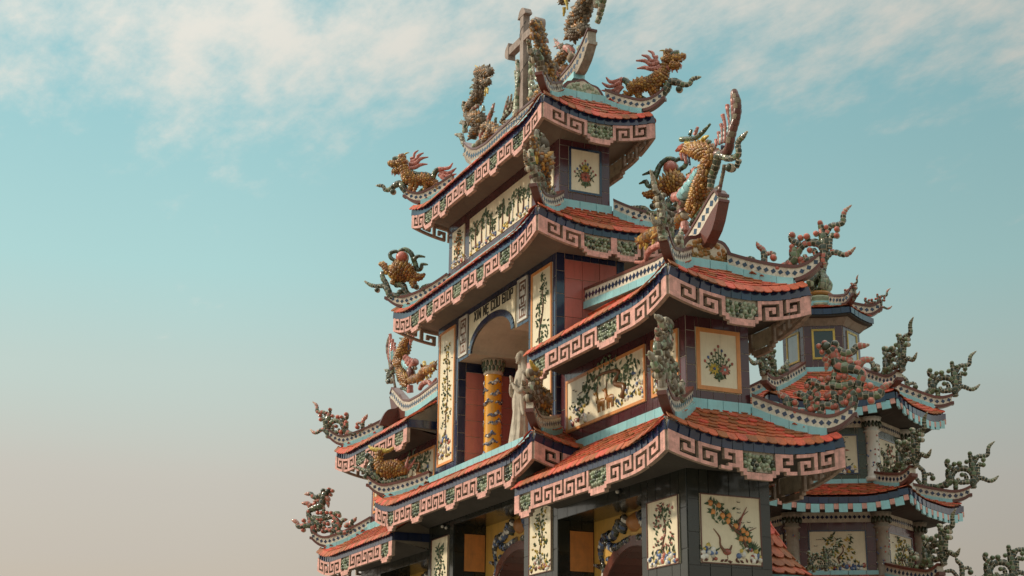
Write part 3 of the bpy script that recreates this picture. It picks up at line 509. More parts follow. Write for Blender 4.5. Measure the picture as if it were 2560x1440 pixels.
    def build(s):
        r = s.deck.build(s.name, s.g); s.obj = r; rng = random.Random(int(s.zc*100)+s.sx)
        for (k, P, L, lo, hi, h, row, indiv) in s.jobs:
            mb = MB(); j = 0; d = -.095
            while d < h-.03:
                m = int((L+TW)/TW)
                for i in range(m):
                    q = (i+.5*(j % 2)+.25)*L/m
                    if q < lo(d)+.02 or q > hi(d)-.02: continue
                    p = P(q, d, .012); t = (P(q+.02, d)-P(q-.02, d)).normalized(); u = (P(q, d+.04)-P(q, d)).normalized(); nn = t.cross(u)
                    if nn.z < 0: nn = -nn
                    u = (u-nn*(.10 if j else .42)+t*rng.uniform(-.02, .02)).normalized() if j else (u+V((0, 0, .45))).normalized(); nn = (nn+u*.1+t*rng.uniform(-.03, .03)).normalized()
                    nn = t.cross(u) if t.cross(u).z > 0 else -t.cross(u)
                    nn.normalize(); u = nn.cross(t) if nn.cross(t).dot(u) > 0 else t.cross(nn)
                    mw = face_mat(p+nn*(.03+rng.uniform(0, .012))-V((0, 0, 0 if j else .03)), t, u, nn, L/m/TW, 1 if j else .75, 1)
                    if indiv: link('roof_tile', TILE, r, mw)
                    else: mb.add([mw @ V(c) for c in TV], TF, 'terracotta')
                j += 1; d += row
            if not indiv: mb.build('tile_courses', r, stuff=True)
        for (k, a, b, m, P, h, n_, up, bh) in getattr(s, 'bands', []):
            for i in range(m):
                p0, p1 = P(a+(b-a)*i/m, h), P(a+(b-a)*(i+1)/m, h); ex = (p1-p0); l = ex.length; c = (p0+p1)/2+n_*.03
                link('ridge_tile', unit_box('turquoise_glaze'), r, face_mat(c+V((0, 0, bh/2-.02+up)), ex.normalized(), V((0, 0, 1)), n_, l-.008, bh, .05))
        for (k, L, o, dr, iw, ze, P3, seq, ow, navy) in getattr(s, 'ev', []):
            if navy:
                m = int(L/TW); w_ = L/m
                for i in range(m):
                    q = (i+.5)*w_; p0, p1 = P3(i*w_, 0, 0), P3((i+1)*w_, 0, 0); ex = p1-p0
                    if navy == 2: mbx = None
                    link('eave_tile', unit_box('navy_glaze'), r, face_mat((p0+p1)/2+V((0, 0, .09)), ex.normalized(), V((0, 0, 1)), ow, ex.length-.006, .17, .035))
            if seq: fret(r, P3, seq, L)
        for (x, yf, yi, z) in getattr(s, 'caps', []):
            m = max(1, int((yi-yf)/.3)); w_ = (yi-yf)/m
            for i in range(m): link('eave_tile', unit_box('navy_glaze'), r, face_mat(s.mp((x, yf+(i+.5)*w_, z+.11)), V((0, 1, 0)), V((0, 0, 1)), V((s.sx*(1 if x > s.x0+1 else -1), 0, 0)), w_-.006, .2, .02))
        return r
def sweep(mb, A, lo, hi, ch, m, cc=0):
    vs = []
    for a in A: vs += [(a, cc-ch, lo(a)), (a, cc+ch, lo(a)), (a, cc+ch, hi(a)), (a, cc-ch, hi(a))]
    n = len(A); fs = [(i*4+j, i*4+(j+1) % 4, i*4+4+(j+1) % 4, i*4+4+j) for i in range(n-1) for j in range(4)]+[(3, 2, 1, 0), (n*4-4, n*4-3, n*4-2, n*4-1)]
    mb.add(vs, fs, m)
def ridge_set(parent, A, lo, hi, tq0, tq1, tqlo, mw, name='hip_ridge', dz=.13, ds=.052, bandm='mosaic_white', ct=.075, klo=None, km='brown_glaze'):
    """inlaid ridge: white band with blue lozenges, brown cap and keel, turquoise foot course"""
    mb = MB(); sweep(mb, A, lo, hi, ct, bandm); r = mb.build(name, parent, mw)
    mb = MB(); A2 = A+[A[-1]+.03]; sweep(mb, A2, lambda a: hi(min(a, A[-1]))+.001, lambda a: hi(min(a, A[-1]))+.06, ct+.02, 'brown_glaze'); mb.build('cap', r)
    mb = MB(); K = [a for a in A if a > tq1-.02]; K += [A[-1]+.05]
    if len(K) > 2: sweep(mb, K, (klo if klo else (lambda a: lo(min(a, A[-1]))-.075)), lambda a: lo(min(a, A[-1]))-.001, ct+.01, km); mb.build('keel', r)
    if tqlo:
        n = max(1, round((tq1-tq0)/.33))
        for i in range(n):
            a0, a1 = tq0+(tq1-tq0)*i/n, tq0+(tq1-tq0)*(i+1)/n; mb = MB(); sweep(mb, [a0+.003, (a0+a1)/2, a1-.003], tqlo, lambda a: lo(a)-.001, ct+.04, 'turquoise_glaze'); mb.build('ridge_tile', r)
    mb = MB(); L = A[-1]-A[0]; n = max(2, int(L/dz))
    for i in range(n):
        a = A[0]+L*(i+.5)/n; b = (lo(a)+hi(a))/2; sl = (lo(a+.05)-lo(a-.05)+hi(a+.05)-hi(a-.05))/.2; hh = min(ds, (hi(a)-lo(a))*.4)
        co = 1/math.sqrt(1+sl*sl); si = sl*co
        for sg in (-1, 1): mb.plate(lambda p, q, c: (a+p*co-q*si, sg*(ct+.001+c), b+q*co+p*si), [(-ds, 0), (0, -hh), (ds, 0), (0, hh)], 0, .004, 'navy_glaze')
    mb.build('lozenge_inlay', r, stuff=True); return r
def hips(roof, P_of, corners, Lh, inner_up=.0):
    """hip ridges at lifted corners; P_of(d) = surface height on the hip at inward distance d"""
    zc = roof.zc; hz = lambda a: P_of(min(-a/2**.5, Lh/2**.5) if a < 0 else 0)-zc
    e = .24; a1 = -.34
    def lo(a):
        if a <= a1: return hz(a)+.11
        t = (a-a1)/(e-a1); return (hz(a1)+.11)*(1-t)+(.60)*t - .34*t*(1-t)
    hi = lambda a: lo(a)+(.20 if a < a1 else .20-.07*(a-a1)/(e-a1))
    A = [-Lh+i*(Lh+e)/26 for i in range(27)]; out = []
    for (dx, dy) in corners:
        cx = roof.x1 if dx > 0 else roof.x0; cy = roof.yb if dy > 0 else roof.yf
        p = roof.mp((cx, cy, zc)); ex = V((dx*roof.sx, dy, 0)).normalized(); ey = V((0, 0, 1)).cross(ex)
        mw = Matrix(((ex.x, ey.x, 0, p.x), (ex.y, ey.y, 0, p.y), (0, 0, 1, p.z), (0, 0, 0, 1)))
        ridge_set(roof.g, A, lo, hi, -Lh, -.25, lambda a: hz(a)-.05, mw); out.append((p, math.atan2(ex.y, ex.x)))
    return out
# ================================================================== the gate
GROUND = -6.1
gate = thing('ceremonial_gate', 'tiered temple gate with curved red tile roofs, pink fretwork and tiled walls', 'gate', (0, .85, GROUND))
INV[gate.name] = Matrix.Translation((0, -.85, -GROUND))
def solid(name, boxes, m, parent=gate):
    mb = MB()
    for b in boxes: mb.box(*b, m)
    return mb.build(name, parent)
# ---- top storey ------------------------------------------------------------
X3, Y3F, Y3B = 3.289, .218, 1.468
w3 = solid('upper_wall', [(-X3, X3, Y3F, Y3B, 7.0, 9.0)], 'grout')
f = ENDR(X3, Y3F, 7.365); wall_tiles(w3, f, Y3B-Y3F, 1.6, .31, .33, 'purple_glaze', [(.22, 1.03, .19, 1.27)])
panel(gate, ENDR(X3, .488-.05, 7.605-.05), .71+.1, .979+.1, 'navy_glaze', .05, art_bouquet)
f = FRONT(-X3, Y3F, 7.365); qs = [(-3.024, -2.199), (-1.86, 1.86), (2.199, 3.024)]
wall_tiles(w3, f, 2*X3, 1.6, .82, .8, 'purple_glaze', [(a+X3-.01, b+X3+.01, .17, 1.18) for a, b in qs])
for a, b in qs: panel(gate, FRONT(a, Y3F, 7.541), b-a, .992, None, .02, art_forest if b-a > 2 else art_plant, {} if b-a > 2 else {'c': 'fruit_orange'})
rA = Roof(gate, 1, -4.032, 4.032, -.542, 2.221, 8.96, 9.237, .74, 8.78)
PA = rA.slope('F', 1.38, 1.38, 10.45, .25); rA.slope('B', 1.38, 1.38, 10.45, .25)
PAR = rA.slope('R', .80, 1.38, 10.45, .25, band=.0, bandh=.19, row=.14, indiv=False); rA.slope('L', .80, 1.38, 10.45, .25, band=.0, bandh=.19)
rA.eave('F', 'KAVMaNvAVMavNAVMavK'); rA.eave('R', 'KAVMvaK'); rA.eave('L', 'KAVMvaK', navy=False); rA.eave('B', 'KAVMavNAVMavK', navy=False)
rA.build(); CA = hips(rA, lambda d: PA(d, d).z, [(1, 1), (1, -1), (-1, -1), (-1, 1)], 1.12)
def gable(x, yc, z0, hw, hh, n_, pebble):
    pts = [(-hw, 0)]+[(hw*1.02*t, hh*((1-abs(t)**2.2)**.75*.92+.06*math.cos(3*math.pi*t)+.02)) for t in [-.95+1.9*i/18 for i in range(19)]]+[(hw, 0)]
    fr = Frame((x, yc, z0), (0, 1, 0), (n_, 0, 0)); mb = MB(); mb.plate(fr, [(a*1.1, b*1.1-.02) for a, b in pts], -.12, .0, 'brown_glaze'); g = mb.build('gable', gate)
    mb = MB(); mb.plate(fr, [(a*.93, b*.90) for a, b in pts], .001, .02, 'grout'); mb.build('gable_field', g)
    mb = MB(); rng = random.Random(5)
    for i in range(60):
        a = rng.uniform(-.7, .7)*hw; b = rng.uniform(.1, .78)*hh*(1-(abs(a)/hw)**2); disc(mb, fr, a, b, .05, .05, pebble, .03, .021, 7)
    mb.build('pebble_mosaic', g, stuff=True)
gable(3.23, .84, 9.92, .56, .46, 1, 'celadon'); gable(-3.23, .84, 9.92, .56, .46, -1, 'stone_grey')
def lerp_tab(T): # piecewise smooth table
    def f(a):
        for (x0, y0), (x1, y1) in zip(T, T[1:]):
            if a <= x1 or (x1, y1) == T[-1]:
                t = min(1, max(0, (a-x0)/(x1-x0))); return y0+(y1-y0)*t
    return f
def main_ridge(T_lo, T_hi, y, sx, tq, x0, x1, bandm='mosaic_white', klo=None):
    A = [x0+(x1-x0)*i/48 for i in range(49)]; mw = Matrix(((sx, 0, 0, 0), (0, sx, 0, y), (0, 0, 1, 0), (0, 0, 0, 1)))
    return ridge_set(gate, A, lerp_tab(T_lo), lerp_tab(T_hi), x0, tq, (lambda a: lerp_tab(T_lo)(a)-.16), mw, 'main_ridge', .15, .075, bandm, .105, klo, 'stone_grey' if bandm == 'stone_grey' else 'brown_glaze')
tl = [(0, 10.60), (2.2, 10.55), (2.8, 10.60), (3.2, 10.66), (3.5, 10.86), (3.7, 11.12)]; th_ = [(0, 10.85), (2.2, 10.80), (2.8, 10.88), (3.15, 11.00), (3.45, 11.18), (3.7, 11.38)]
main_ridge(tl, th_, .84, 1, 3.05, 0, 3.7, 'stone_grey'); main_ridge(tl, th_, .84, -1, 3.05, 0, 3.7, 'stone_grey')
# ---- middle storey with the niche ------------------------------------------
X2, Y2F, Y2B = 3.457, .051, 1.719
# piers, back, head with an arch cut as a plate
w2 = solid('niche_wall', [(-X2, -2.08, Y2F, Y2B, 1.6, 6.2), (2.08, X2, Y2F, Y2B, 1.6, 6.2), (-2.08, 2.08, 1.60, Y2B, 1.6, 6.2), (-2.08, 2.08, Y2F+.02, 1.6, 1.6, 2.19)], 'grout')
mb = MB(); arch = [(1.2*math.cos(math.pi*i/20), 4.86+.54*math.sin(math.pi*i/20)) for i in range(21)]
fr = Frame((0, 0, 0), (1, 0, 0), (0, -1, 0))
for (p0, p1) in zip(arch, arch[1:]):
    mb.hexa([fr(p0[0], p0[1], -Y2F), fr(p1[0], p1[1], -Y2F), fr(p1[0], p1[1], -1.6), fr(p0[0], p0[1], -1.6), fr(p0[0], 6.2, -Y2F), fr(p1[0], 6.2, -Y2F), fr(p1[0], 6.2, -1.6), fr(p0[0], 6.2, -1.6)], 'vault_plaster')
for sg in (-1, 1): mb.box(min(sg*1.2, sg*2.08), max(sg*1.2, sg*2.08), Y2F, 1.6, 4.86, 6.2, 'vault_plaster')
mb.build('niche_vault', gate)
f = FRONT(-X2, Y2F, 2.2); h2 = 3.85
wall_tiles(w2, f, X2-2.08, h2, .69, .55, 'navy_glaze', [(X2-3.314-.005, X2-2.255+.005, .215, 3.656)])
f = FRONT(2.08, Y2F, 2.2); wall_tiles(w2, f, X2-2.08, h2, .69, .55, 'navy_glaze', [(.175-.005, 1.234+.005, .215, 3.656)])
for a, c, ar in ((-3.314, 'yellow_glaze', art_plant), (2.255, 'red_glaze', art_pine)):
    panel(gate, FRONT(a, Y2F, 2.415), 1.059, 3.441, 'orange_glaze', .06, ar, {'n': 110, 'c': c} if ar is art_plant else {'n': 6})
f = ENDR(X2, Y2F, 2.0)
wall_tiles(w2, f, 1.668, 4.15, .205, .52, 'navy_glaze', [(.2, 1.472, 0, 3.909)]); wall_tiles(w2, ENDR(X2, .251, 2.0), 1.272, 3.909, .424, .43, 'red_wall', thick=.02)
# niche jambs
for sg in (-1, 1):
    fj = Frame((sg*2.08, Y2F, 2.2), (0, 1, 0), (-sg, 0, 0)); wall_tiles(w2, fj, .2, 2.66, .2, .44, 'navy_glaze')
    fj = Frame((sg*2.08, Y2F+.2, 2.2), (0, 1, 0), (-sg, 0, 0)); wall_tiles(w2, fj, 1.34, 2.42, .67, .4, 'red_wall'); wall_tiles(w2, Frame((sg*2.08, Y2F+.2, 4.62), (0, 1, 0), (-sg, 0, 0)), 1.34, .24, .67, .24, 'navy_glaze')
wall_tiles(w2, FRONT(-2.06, 1.6, 2.2), 4.12, 2.64, .68, .66, 'red_wall')
# head: navy ground, long-life panels, inscription panel, arch rim
mb = MB(); e = Y2F-.016
frh = Frame((0, e, 0), (1, 0, 0), (0, -1, 0)); top = 6.02
oa = [(1.37*math.cos(math.pi*i/20), 4.86+.71*math.sin(math.pi*i/20)) for i in range(21)]; top = 5.93
for (q0, q1) in zip(oa, oa[1:]):
    mb.hexa([frh(q0[0], q0[1], -.012), frh(q1[0], q1[1], -.012), frh(q1[0], q1[1], .012), frh(q0[0], q0[1], .012), frh(q0[0], top-.06, -.012), frh(q1[0], top-.06, -.012), frh(q1[0], top-.06, .012), frh(q0[0], top-.06, .012)], 'cream_tile')
insc = mb.build('inscription_panel', gate)
for i in range(20):
    p0, p1 = V((arch[i][0], 0, arch[i][1])), V((arch[i+1][0], 0, arch[i+1][1])); d = (p1-p0); n_ = V((-d.z, 0, d.x)).normalized(); n_ = n_ if n_.z > 0 or abs(n_.x) > .9 else -n_
    c = (p0+p1)/2+V((0, e-.014, 0)); n_ = V((c.x/1.44, 0, (c.z-4.86)/.29)).normalized()
    link('arch_tile', unit_box('navy_glaze'), w2, face_mat(c+n_*.075, d.normalized(), n_, V((0, -1, 0)), d.length+.012, .15, .024))
LET = {'X': [[(0, 0), (1, 2)], [(0, 2), (1, 0)]], 'I': [[(.5, 0), (.5, 2)]], 'N': [[(0, 0), (0, 2), (1, 0), (1, 2)]], 'M': [[(0, 0), (0, 2), (.5, .8), (1, 2), (1, 0)]],
       'E.': [[(1, 2), (0, 2), (0, 0), (1, 0)], [(0, 1), (.8, 1)], [(.45, -.42), (.55, -.42)]], 'C': [[(1, 1.7), (1, 2), (0, 2), (0, 0), (1, 0), (1, .3)]],
       "U+'": [[(0, 2), (0, 0), (1, 0), (1, 2), (1.22, 2.25)], [(.4, 2.3), (.62, 2.65)]], 'U': [[(0, 2), (0, 0), (1, 0), (1, 2)]], "U'": [[(0, 2), (0, 0), (1, 0), (1, 2)], [(.4, 2.3), (.62, 2.65)]],
       'G': [[(1, 1.65), (1, 2), (0, 2), (0, 0), (1, 0), (1, .95), (.55, .95)]], 'P': [[(0, 0), (0, 2), (1, 2), (1, .95), (0, .95)]]}
def strokes(mb, fr, lines, x, y, sx_, sy_, w_, m, c0=.013, c1=.024):
    for ln in lines:
        for k, ((a, b), (c, d)) in enumerate(zip(ln, ln[1:])):
            p, q = V((x+a*sx_, y+b*sy_)), V((x+c*sx_, y+d*sy_)); t = (q-p).normalized(); n = V((-t.y, t.x))*w_/2; p = p-t*w_*.5; q = q+t*w_*.5; z = c1+.0007*k
            mb.plate(fr, [(p+n).to_tuple(), (p-n).to_tuple(), (q-n).to_tuple(), (q+n).to_tuple()], c0, z, m)
xx = -1.03
for wd in (['X', 'I', 'N'], ['M', 'E.'], ['C', "U+'", 'U'], ['G', 'I', "U'", 'P']):
    for ch in wd:
        mb = MB(); w_ = .02 if ch == 'I' else .115; strokes(mb, frh, LET[ch], xx-(.5*.115-.01 if ch == 'I' else 0), 5.625, .112, .105, .034, 'ink'); mb.build('letter', insc); xx += w_+.07
    xx += .10
for sg in (-1, 1):
    x0 = -2.02 if sg < 0 else 1.5
    p = panel(gate, FRONT(x0, Y2F+.004, 4.93), .52, 1.0, 'paint_white', .03, None, name='long_life_panel', base='paint_white')
    mb = MB(); g = FRONT(x0, Y2F-.014, 4.93); S_ = [[(0, 4), (0, 7), (3, 7), (3, 4)], [(0, 5.5), (1, 5.5), (1, 6.2), (2, 6.2), (2, 5.5), (3, 5.5)], [(0, 4), (3, 4)], [(.9, 4), (.9, 2.6), (2.1, 2.6), (2.1, 4)], [(0, 2.6), (0, 0), (3, 0), (3, 2.6)], [(0, 2.0), (3, 2.0)], [(1, 0), (1, 1.3), (2, 1.3), (2, 0)]]
    strokes(mb, g, S_, .11, .1, .1, .115, .05, 'bark', .0, .012); mb.build('long_life_sign', p)
wall_tiles(w2, FRONT(-1.44, Y2F, 5.88), 2.88, .2, .36, .2, 'navy_glaze')
for sg in (-1, 1): wall_tiles(w2, FRONT(-2.08 if sg < 0 else 1.44, Y2F, 4.84), .64, 1.25, .32, .42, 'navy_glaze', [(.05, .6, .08, 1.1)], thick=.010)
rB = Roof(gate, 1, -4.398, 4.398, -.83, 2.6, 6.19, 6.464, .88, 6.02)
PB = rB.slope('F', 1.05, 1.05, 7.16, .2, band=0, bandh=.21); rB.slope('B', 1.05, 1.05, 7.16, .2)
rB.slope('R', 1.11, 1.11, 7.16, .2, band=0, bandh=.21, row=.14); rB.slope('L', 1.11, 1.11, 7.16, .2)
rB.eave('F', 'KAVAMaNvAVMVaNvAMavaK'); rB.eave('R', 'KAVMNvaK'); rB.eave('L', 'KAVMvaK', navy=False); rB.eave('B', 'KAVMavNAVMavK', navy=False)
rB.build(); CB = hips(rB, lambda d: PB(d, d).z, [(1, 1), (1, -1), (-1, -1)], 1.48)
# ---- lower central roof -------------------------------------------------------
rC = Roof(gate, 1, -4.701, 4.701, -1.04, 2.75, 1.27, 1.558, 1.0, .95)
PC = rC.slope('F', 1.04, 1.04, 2.03, -.14, band=.0, bandh=.20, row=.14); rC.slope('R', 1.2, 1.2, 2.1, .12, row=.145); rC.slope('L', 1.2, 1.2, 2.1, .12)
rC.eave('F', 'KAVNaAVMaAVAMvaVMvANvaK'); rC.eave('R', 'KAVMNvaK', back=1.1); rC.eave('L', 'KAVMvaK', navy=False, back=1.1)
rC.build(); CC = hips(rC, lambda d: PC(d, d).z, [(1, -1), (-1, -1)], 1.45)
# ---- wings -----------------------------------------------------------------------
CD = {}; CE = {}
for sx in (1, -1):
    near = sx > 0
    WX, WYF, WYB = 8.644, .163, 1.497
    mb = MB(); mb.box(min(sx*X2, sx*WX), max(sx*X2, sx*WX), WYF, WYB, 1.2, 3.5, 'grout'); ww = mb.build('wing_wall', gate)
    x_l = (lambda a, b: a if sx > 0 else -b)
    fF = FRONT(sx*X2 if sx > 0 else -WX, WYF, 1.725)
    W_ = WX-X2; off = (lambda a, b: (a-X2, b-X2) if sx > 0 else (WX-b, WX-a))
    ps = [(3.777, 7.181, 1.976, 3.088, art_deer), (7.42, 8.42, 1.976, 3.088, art_plant)]
    wall_tiles(ww, fF, W_, 1.6, .52, .8, 'purple_glaze', [(*off(a, b), z0-1.725, z1-1.725) for a, b, z0, z1, _ in ps])
    for a, b, z0, z1, ar in ps: panel(gate, FRONT(x_l(a, b), WYF, z0), b-a, z1-z0, 'orange_glaze', .06, ar)
    fE = (ENDR if near else ENDL)(sx*WX, WYF, 1.725)
    if near: wall_tiles(ww, fE, 1.334, 1.6, .27, .3, 'purple_glaze', [(.19, 1.138, .18, 1.36)])
    if near: panel(gate, (ENDR if near else ENDL)(sx*WX, .362, 1.919), .929, 1.155, 'orange_glaze', .075, art_bouquet, {'c1': 'yellow_glaze', 'c2': 'rose_glaze', 'side': True})
    rD = Roof(gate, sx, 3.604, 9.476, -.657, 2.308, 3.43, 3.706, .84, 3.27, (0, 1))
    PD = rD.slope('F', 1.49, 1.49, 4.62, -.02, band=None, row=.145); rD.slope('B', 1.49, 1.49, 4.62, .15)
    rD.slope('R', 1.06, 1.49, 4.62, .15, band=0, bandh=.19, indiv=near, row=.145)
    rD.eave('F', 'KNAVAVMaVAK' if near else 'KNAVAVMaVAK'); rD.eave('R', 'KAVMvaK', navy=True if near else False); rD.eave('B', 'KAVMavAVMvaK', navy=False)
    rD.endcap('L', 1.49, 1.49, 4.62); rD.build()
    CD[sx] = hips(rD, lambda d: PD(5.872-d, d).z, [(1, 1), (1, -1)], 1.48)
    gable(sx*8.36, .83, 4.47, .60, .58, sx, 'amber_glaze')
    lo_ = [(3.5, 4.98), (5, 4.86), (6.6, 4.76), (7.4, 4.75), (7.9, 4.84), (8.4, 5.10), (8.8, 5.36), (9.0, 5.45)]; hi_ = [(3.5, 5.24), (5, 5.12), (6.6, 5.00), (7.4, 5.01), (7.9, 5.13), (8.4, 5.42), (8.75, 5.64), (8.88, 5.69), (8.96, 5.66), (9.0, 5.56)]; kl_ = [(7.6, 4.62), (8.2, 4.68), (8.55, 4.80), (8.8, 5.00), (8.94, 5.22), (9.05, 5.5)]
    main_ridge(lo_, hi_, .83, sx, 7.6, 3.5, 9.0, klo=lerp_tab(kl_))
    rE = Roof(gate, sx, 3.658, 9.811, -.941, 2.635, .60, .852, .95, .42, (0, 1))
    PE = rE.slope('F', 1.08, 1.08, 1.54, .02, band=0, bandh=.2, row=.145); rE.slope('B', 1.08, 1.08, 1.54, .16)
    rE.slope('R', 1.14, 1.14, 1.54, .16, band=0, bandh=.21, indiv=near, row=.145)
    rE.eave('F', 'KNAVAVAMVAVAK'); rE.eave('R', 'KAVsMSvaK', navy=near); rE.eave('B', 'KAVMavAVMvaK', navy=False)
    rE.endcap('L', 1.08, 1.08, 1.54); rE.build()
    CE[sx] = hips(rE, lambda d: PE(6.153-d, d).z, [(1, 1), (1, -1)], 1.58)
# ---- ground storey ------------------------------------------------------------------
LX = 8.822
pb = solid('pier_block', [(7.2, LX, 0, 1.7, GROUND, .46), (2.02, 3.67, 0, 1.7, GROUND, 1.0), (-3.67, -2.02, 0, 1.7, GROUND, 1.0), (-LX, -7.2, 0, 1.7, GROUND, .46),
                          (3.67, 7.2, .0, .24, .2, .46), (-7.2, -3.67, 0, .24, .2, .46), (-2.02, 2.02, 0, .24, .84, 1.0), (3.67, 7.2, .24, 1.7, .2, .3), (-7.2, -3.67, .24, 1.7, .2, .3), (-2.02, 2.02, .24, 1.7, .84, .95)], 'black_glaze')
for x0, x1, z1, zt, zb in ((7.2, LX, .5, .002, -1.204), (2.02, 3.67, 1.0, .634, -.807), (-3.67, -2.02, 1.0, .634, -.807), (-LX, -7.2, .5, .002, -1.204)):
    a0 = {7.2: 7.439, 2.02: 2.31, -3.67: -3.415, -LX: -8.569}[x0]; a1 = a0+(1.13 if abs(a0) > 5 else 1.105)
    wall_tiles(pb, FRONT(x0, 0, -2.4), x1-x0, z1-.04+2.4, .55, .72, 'black_glaze', [(a0-x0, a1-x0, zb+2.4, zt+2.4)])
    panel(gate, FRONT(a0, 0, zb), a1-a0, zt-zb, 'brown_glaze', .018, art_plant, {'c': {7.2: 'rose_glaze', 2.02: 'yellow_glaze', -3.67: 'leaf_green', -LX: 'red_glaze'}[x0], 'n': 80})
wall_tiles(pb, ENDR(LX, 0, -2.4), 1.7, 2.86, .43, .62, 'black_glaze', [(.24, 1.48, 1.191, 2.40)])
panel(gate, ENDR(LX, .24, -1.209), 1.24, 1.209, 'brown_glaze', .018, art_fruit)
for xa, xb, z0, z1 in ((3.67, 7.2, .2, .44), (-7.2, -3.67, .2, .44), (-2.02, 2.02, .84, .98)): wall_tiles(pb, FRONT(xa, 0, z0), xb-xa, z1-z0, .42, .24, 'black_glaze')
for x, zt in ((3.67, .2), (-2.02, .84)):                                  # passage jambs that face right
    wall_tiles(pb, ENDR(x, 0, -2.4), .26, zt+2.4, .26, .62, 'black_glaze'); wall_tiles(pb, ENDR(x, .26, -.83 if x > 0 else -.25), .54, zt-.2+(.83 if x > 0 else .25), .54, .85, 'orange_glaze')
    wall_tiles(pb, ENDR(x, .26, zt-.2), .54, .2, .27, .2, 'black_glaze'); wall_tiles(pb, ENDR(x, .26, -2.4), .54, 1.57 if x > 0 else 2.15, .27, .5, 'black_glaze')
for xa, xb, zt, zc_, Ro in ((3.67, 7.2, .2, -1.95, 1.66), (-2.02, 2.02, .84, -1.72, 1.98), (-7.2, -3.67, .2, -1.95, 1.66)):   # yellow wall with an arched passage
    mb = MB(); xc = (xa+xb)/2; ar_ = [(xc+Ro*math.cos(math.pi*i/24), zc_+Ro*math.sin(math.pi*i/24)) for i in range(25)]; g = Frame((0, .82, 0), (1, 0, 0), (0, -1, 0))
    for p0, p1 in zip(ar_, ar_[1:]): mb.hexa([g(p0[0], p0[1], 0), g(p1[0], p1[1], 0), g(p1[0], p1[1], -.85), g(p0[0], p0[1], -.85), g(p0[0], zt, 0), g(p1[0], zt, 0), g(p1[0], zt, -.85), g(p0[0], zt, -.85)], 'yellow_wall')
    for q0, q1 in ((xa, xc-Ro), (xc+Ro, xb)): mb.box(q0, q1, .82, 1.67, GROUND, zt, 'yellow_wall')
    yw = mb.build('passage_wall', gate); n = 26
    for i in range(n):
        t = math.pi*(i+.5)/n; nn = V((math.cos(t), 0, math.sin(t))); tt = V((-math.sin(t), 0, math.cos(t)))
        link('arch_tile', unit_box('brown_glaze'), yw, face_mat(V((xc, .80, zc_))+nn*(Ro-.10), tt, nn, V((0, -1, 0)), Ro*math.pi/n-.008, .2, .04)); link('arch_tile', unit_box('brown_glaze'), yw, face_mat(V((xc, 1.23, zc_))+nn*(Ro-.004), tt, V((0, 1, 0)), -nn, Ro*math.pi/n-.004, .84, .02))
    mb = MB(); rl = random.Random(11)                                             # dragon scroll of blue and black china over the arch
    for sg in (-1, 1):
        for pts in ([(1.72, -1.12, .03), (1.62, -.75, .06), (1.35, -.45, .07), (1.3, -.15, .06), (1.42, .1, .06), (1.4, .35, .09), (1.2, .6, .1)], [(1.75, -.03, .03), (1.5, -.1, .05), (1.4, -.15, .05)], [(1.28, -.35, .05), (1.08, -.2, .05), (1.1, .05, .05), (1.22, .02, .03)],
                    [(1.25, .5, .08), (1.0, .3, .09), (.7, .25, .09), (.4, .33, .08), (.15, .36, .08)], [(1.1, .6, .1), (.85, .55, .1), (.6, .85, .1)], [(.5, .6, .13), (.3, .9, .13)]):
            P_ = spline([(xc+sg*a, zt-.85+b*.85, r_) for a, b, r_ in pts], .05); P_ = [q for q in P_ if q[1] < zt-.02]
            if len(P_) > 2: shards(mb, [(a, .815, b) for a, b, r_ in P_], [r_ for a, b, r_ in P_], ['paint_blue', 'green_dark', 'navy_glaze', 'paint_white', 'black_glaze'], 'stone_grey', .06, 5)
    disc(mb, Frame((0, .815, 0), (1, 0, 0), (0, -1, 0)), xc, zt-.22, .3, .2, 'amber_glaze', .12)
    mb.build('dragon_scroll', yw)
# niche columns
for sg in (-1, 1):
    mb = MB(); c = (sg*1.6, .78, 2.19); r0 = .215
    mb.lathe(c, [(r0*1.25, 0), (r0*1.25, .1), (r0*1.05, .16), (r0, .2), (r0*.98, 2.25), (r0*1.0, 2.3)], 'column_yellow', 28); co = mb.build('column', gate)
    mb = MB(); mb.lathe(c, [(r0*1.02, 2.28), (r0*1.12, 2.32), (r0*1.05, 2.36), (r0*1.2, 2.5), (r0*1.32, 2.66)], 'grout', 24); cp = mb.build('capital', co)
    mb = MB()
    for ring, (z, rr) in enumerate(((2.38, 1.1), (2.5, 1.22))):
        for i in range(16):
            a = 2*math.pi*(i+.5*ring)/16; u = V((math.cos(a), math.sin(a), 0)); p = V(c)+u*r0*rr; mb.ball((p.x, p.y, c[2]+z+.06), .05, 'green_dark' if i % 2 else 'green_mid', 6, 5, (.8, .8, 1.7))
    mb.build('capital_leaves', cp, stuff=True)
    mb = MB(); rl = random.Random(5+sg)
    for k in range(8):                                                             # clouds winding round the shaft
        z0 = .22+k*.255; a0 = rl.uniform(0, 6.28)
        for jj in range(3):
            aa = a0+jj*2.1; ln = rl.uniform(1.3, 2.1); pts = [(c[0]+(r0-.012)*math.cos(aa+ln*i/9), c[1]+(r0-.012)*math.sin(aa+ln*i/9), c[2]+z0+jj*.03+.10*i/9+.03*math.sin(i*1.3)) for i in range(10)]
            shards(mb, pts, [.016+.032*math.sin(math.pi*(i+.5)/10) for i in range(10)], ['paint_blue', 'stone_grey', 'navy_glaze', 'paint_white'], 'stone_grey', .05, 4)
            q = pts[6]; mb.ball((q[0], q[1], q[2]+.03), .035, 'paint_blue', 7, 5)
    mb.build('cloud_relief', co)
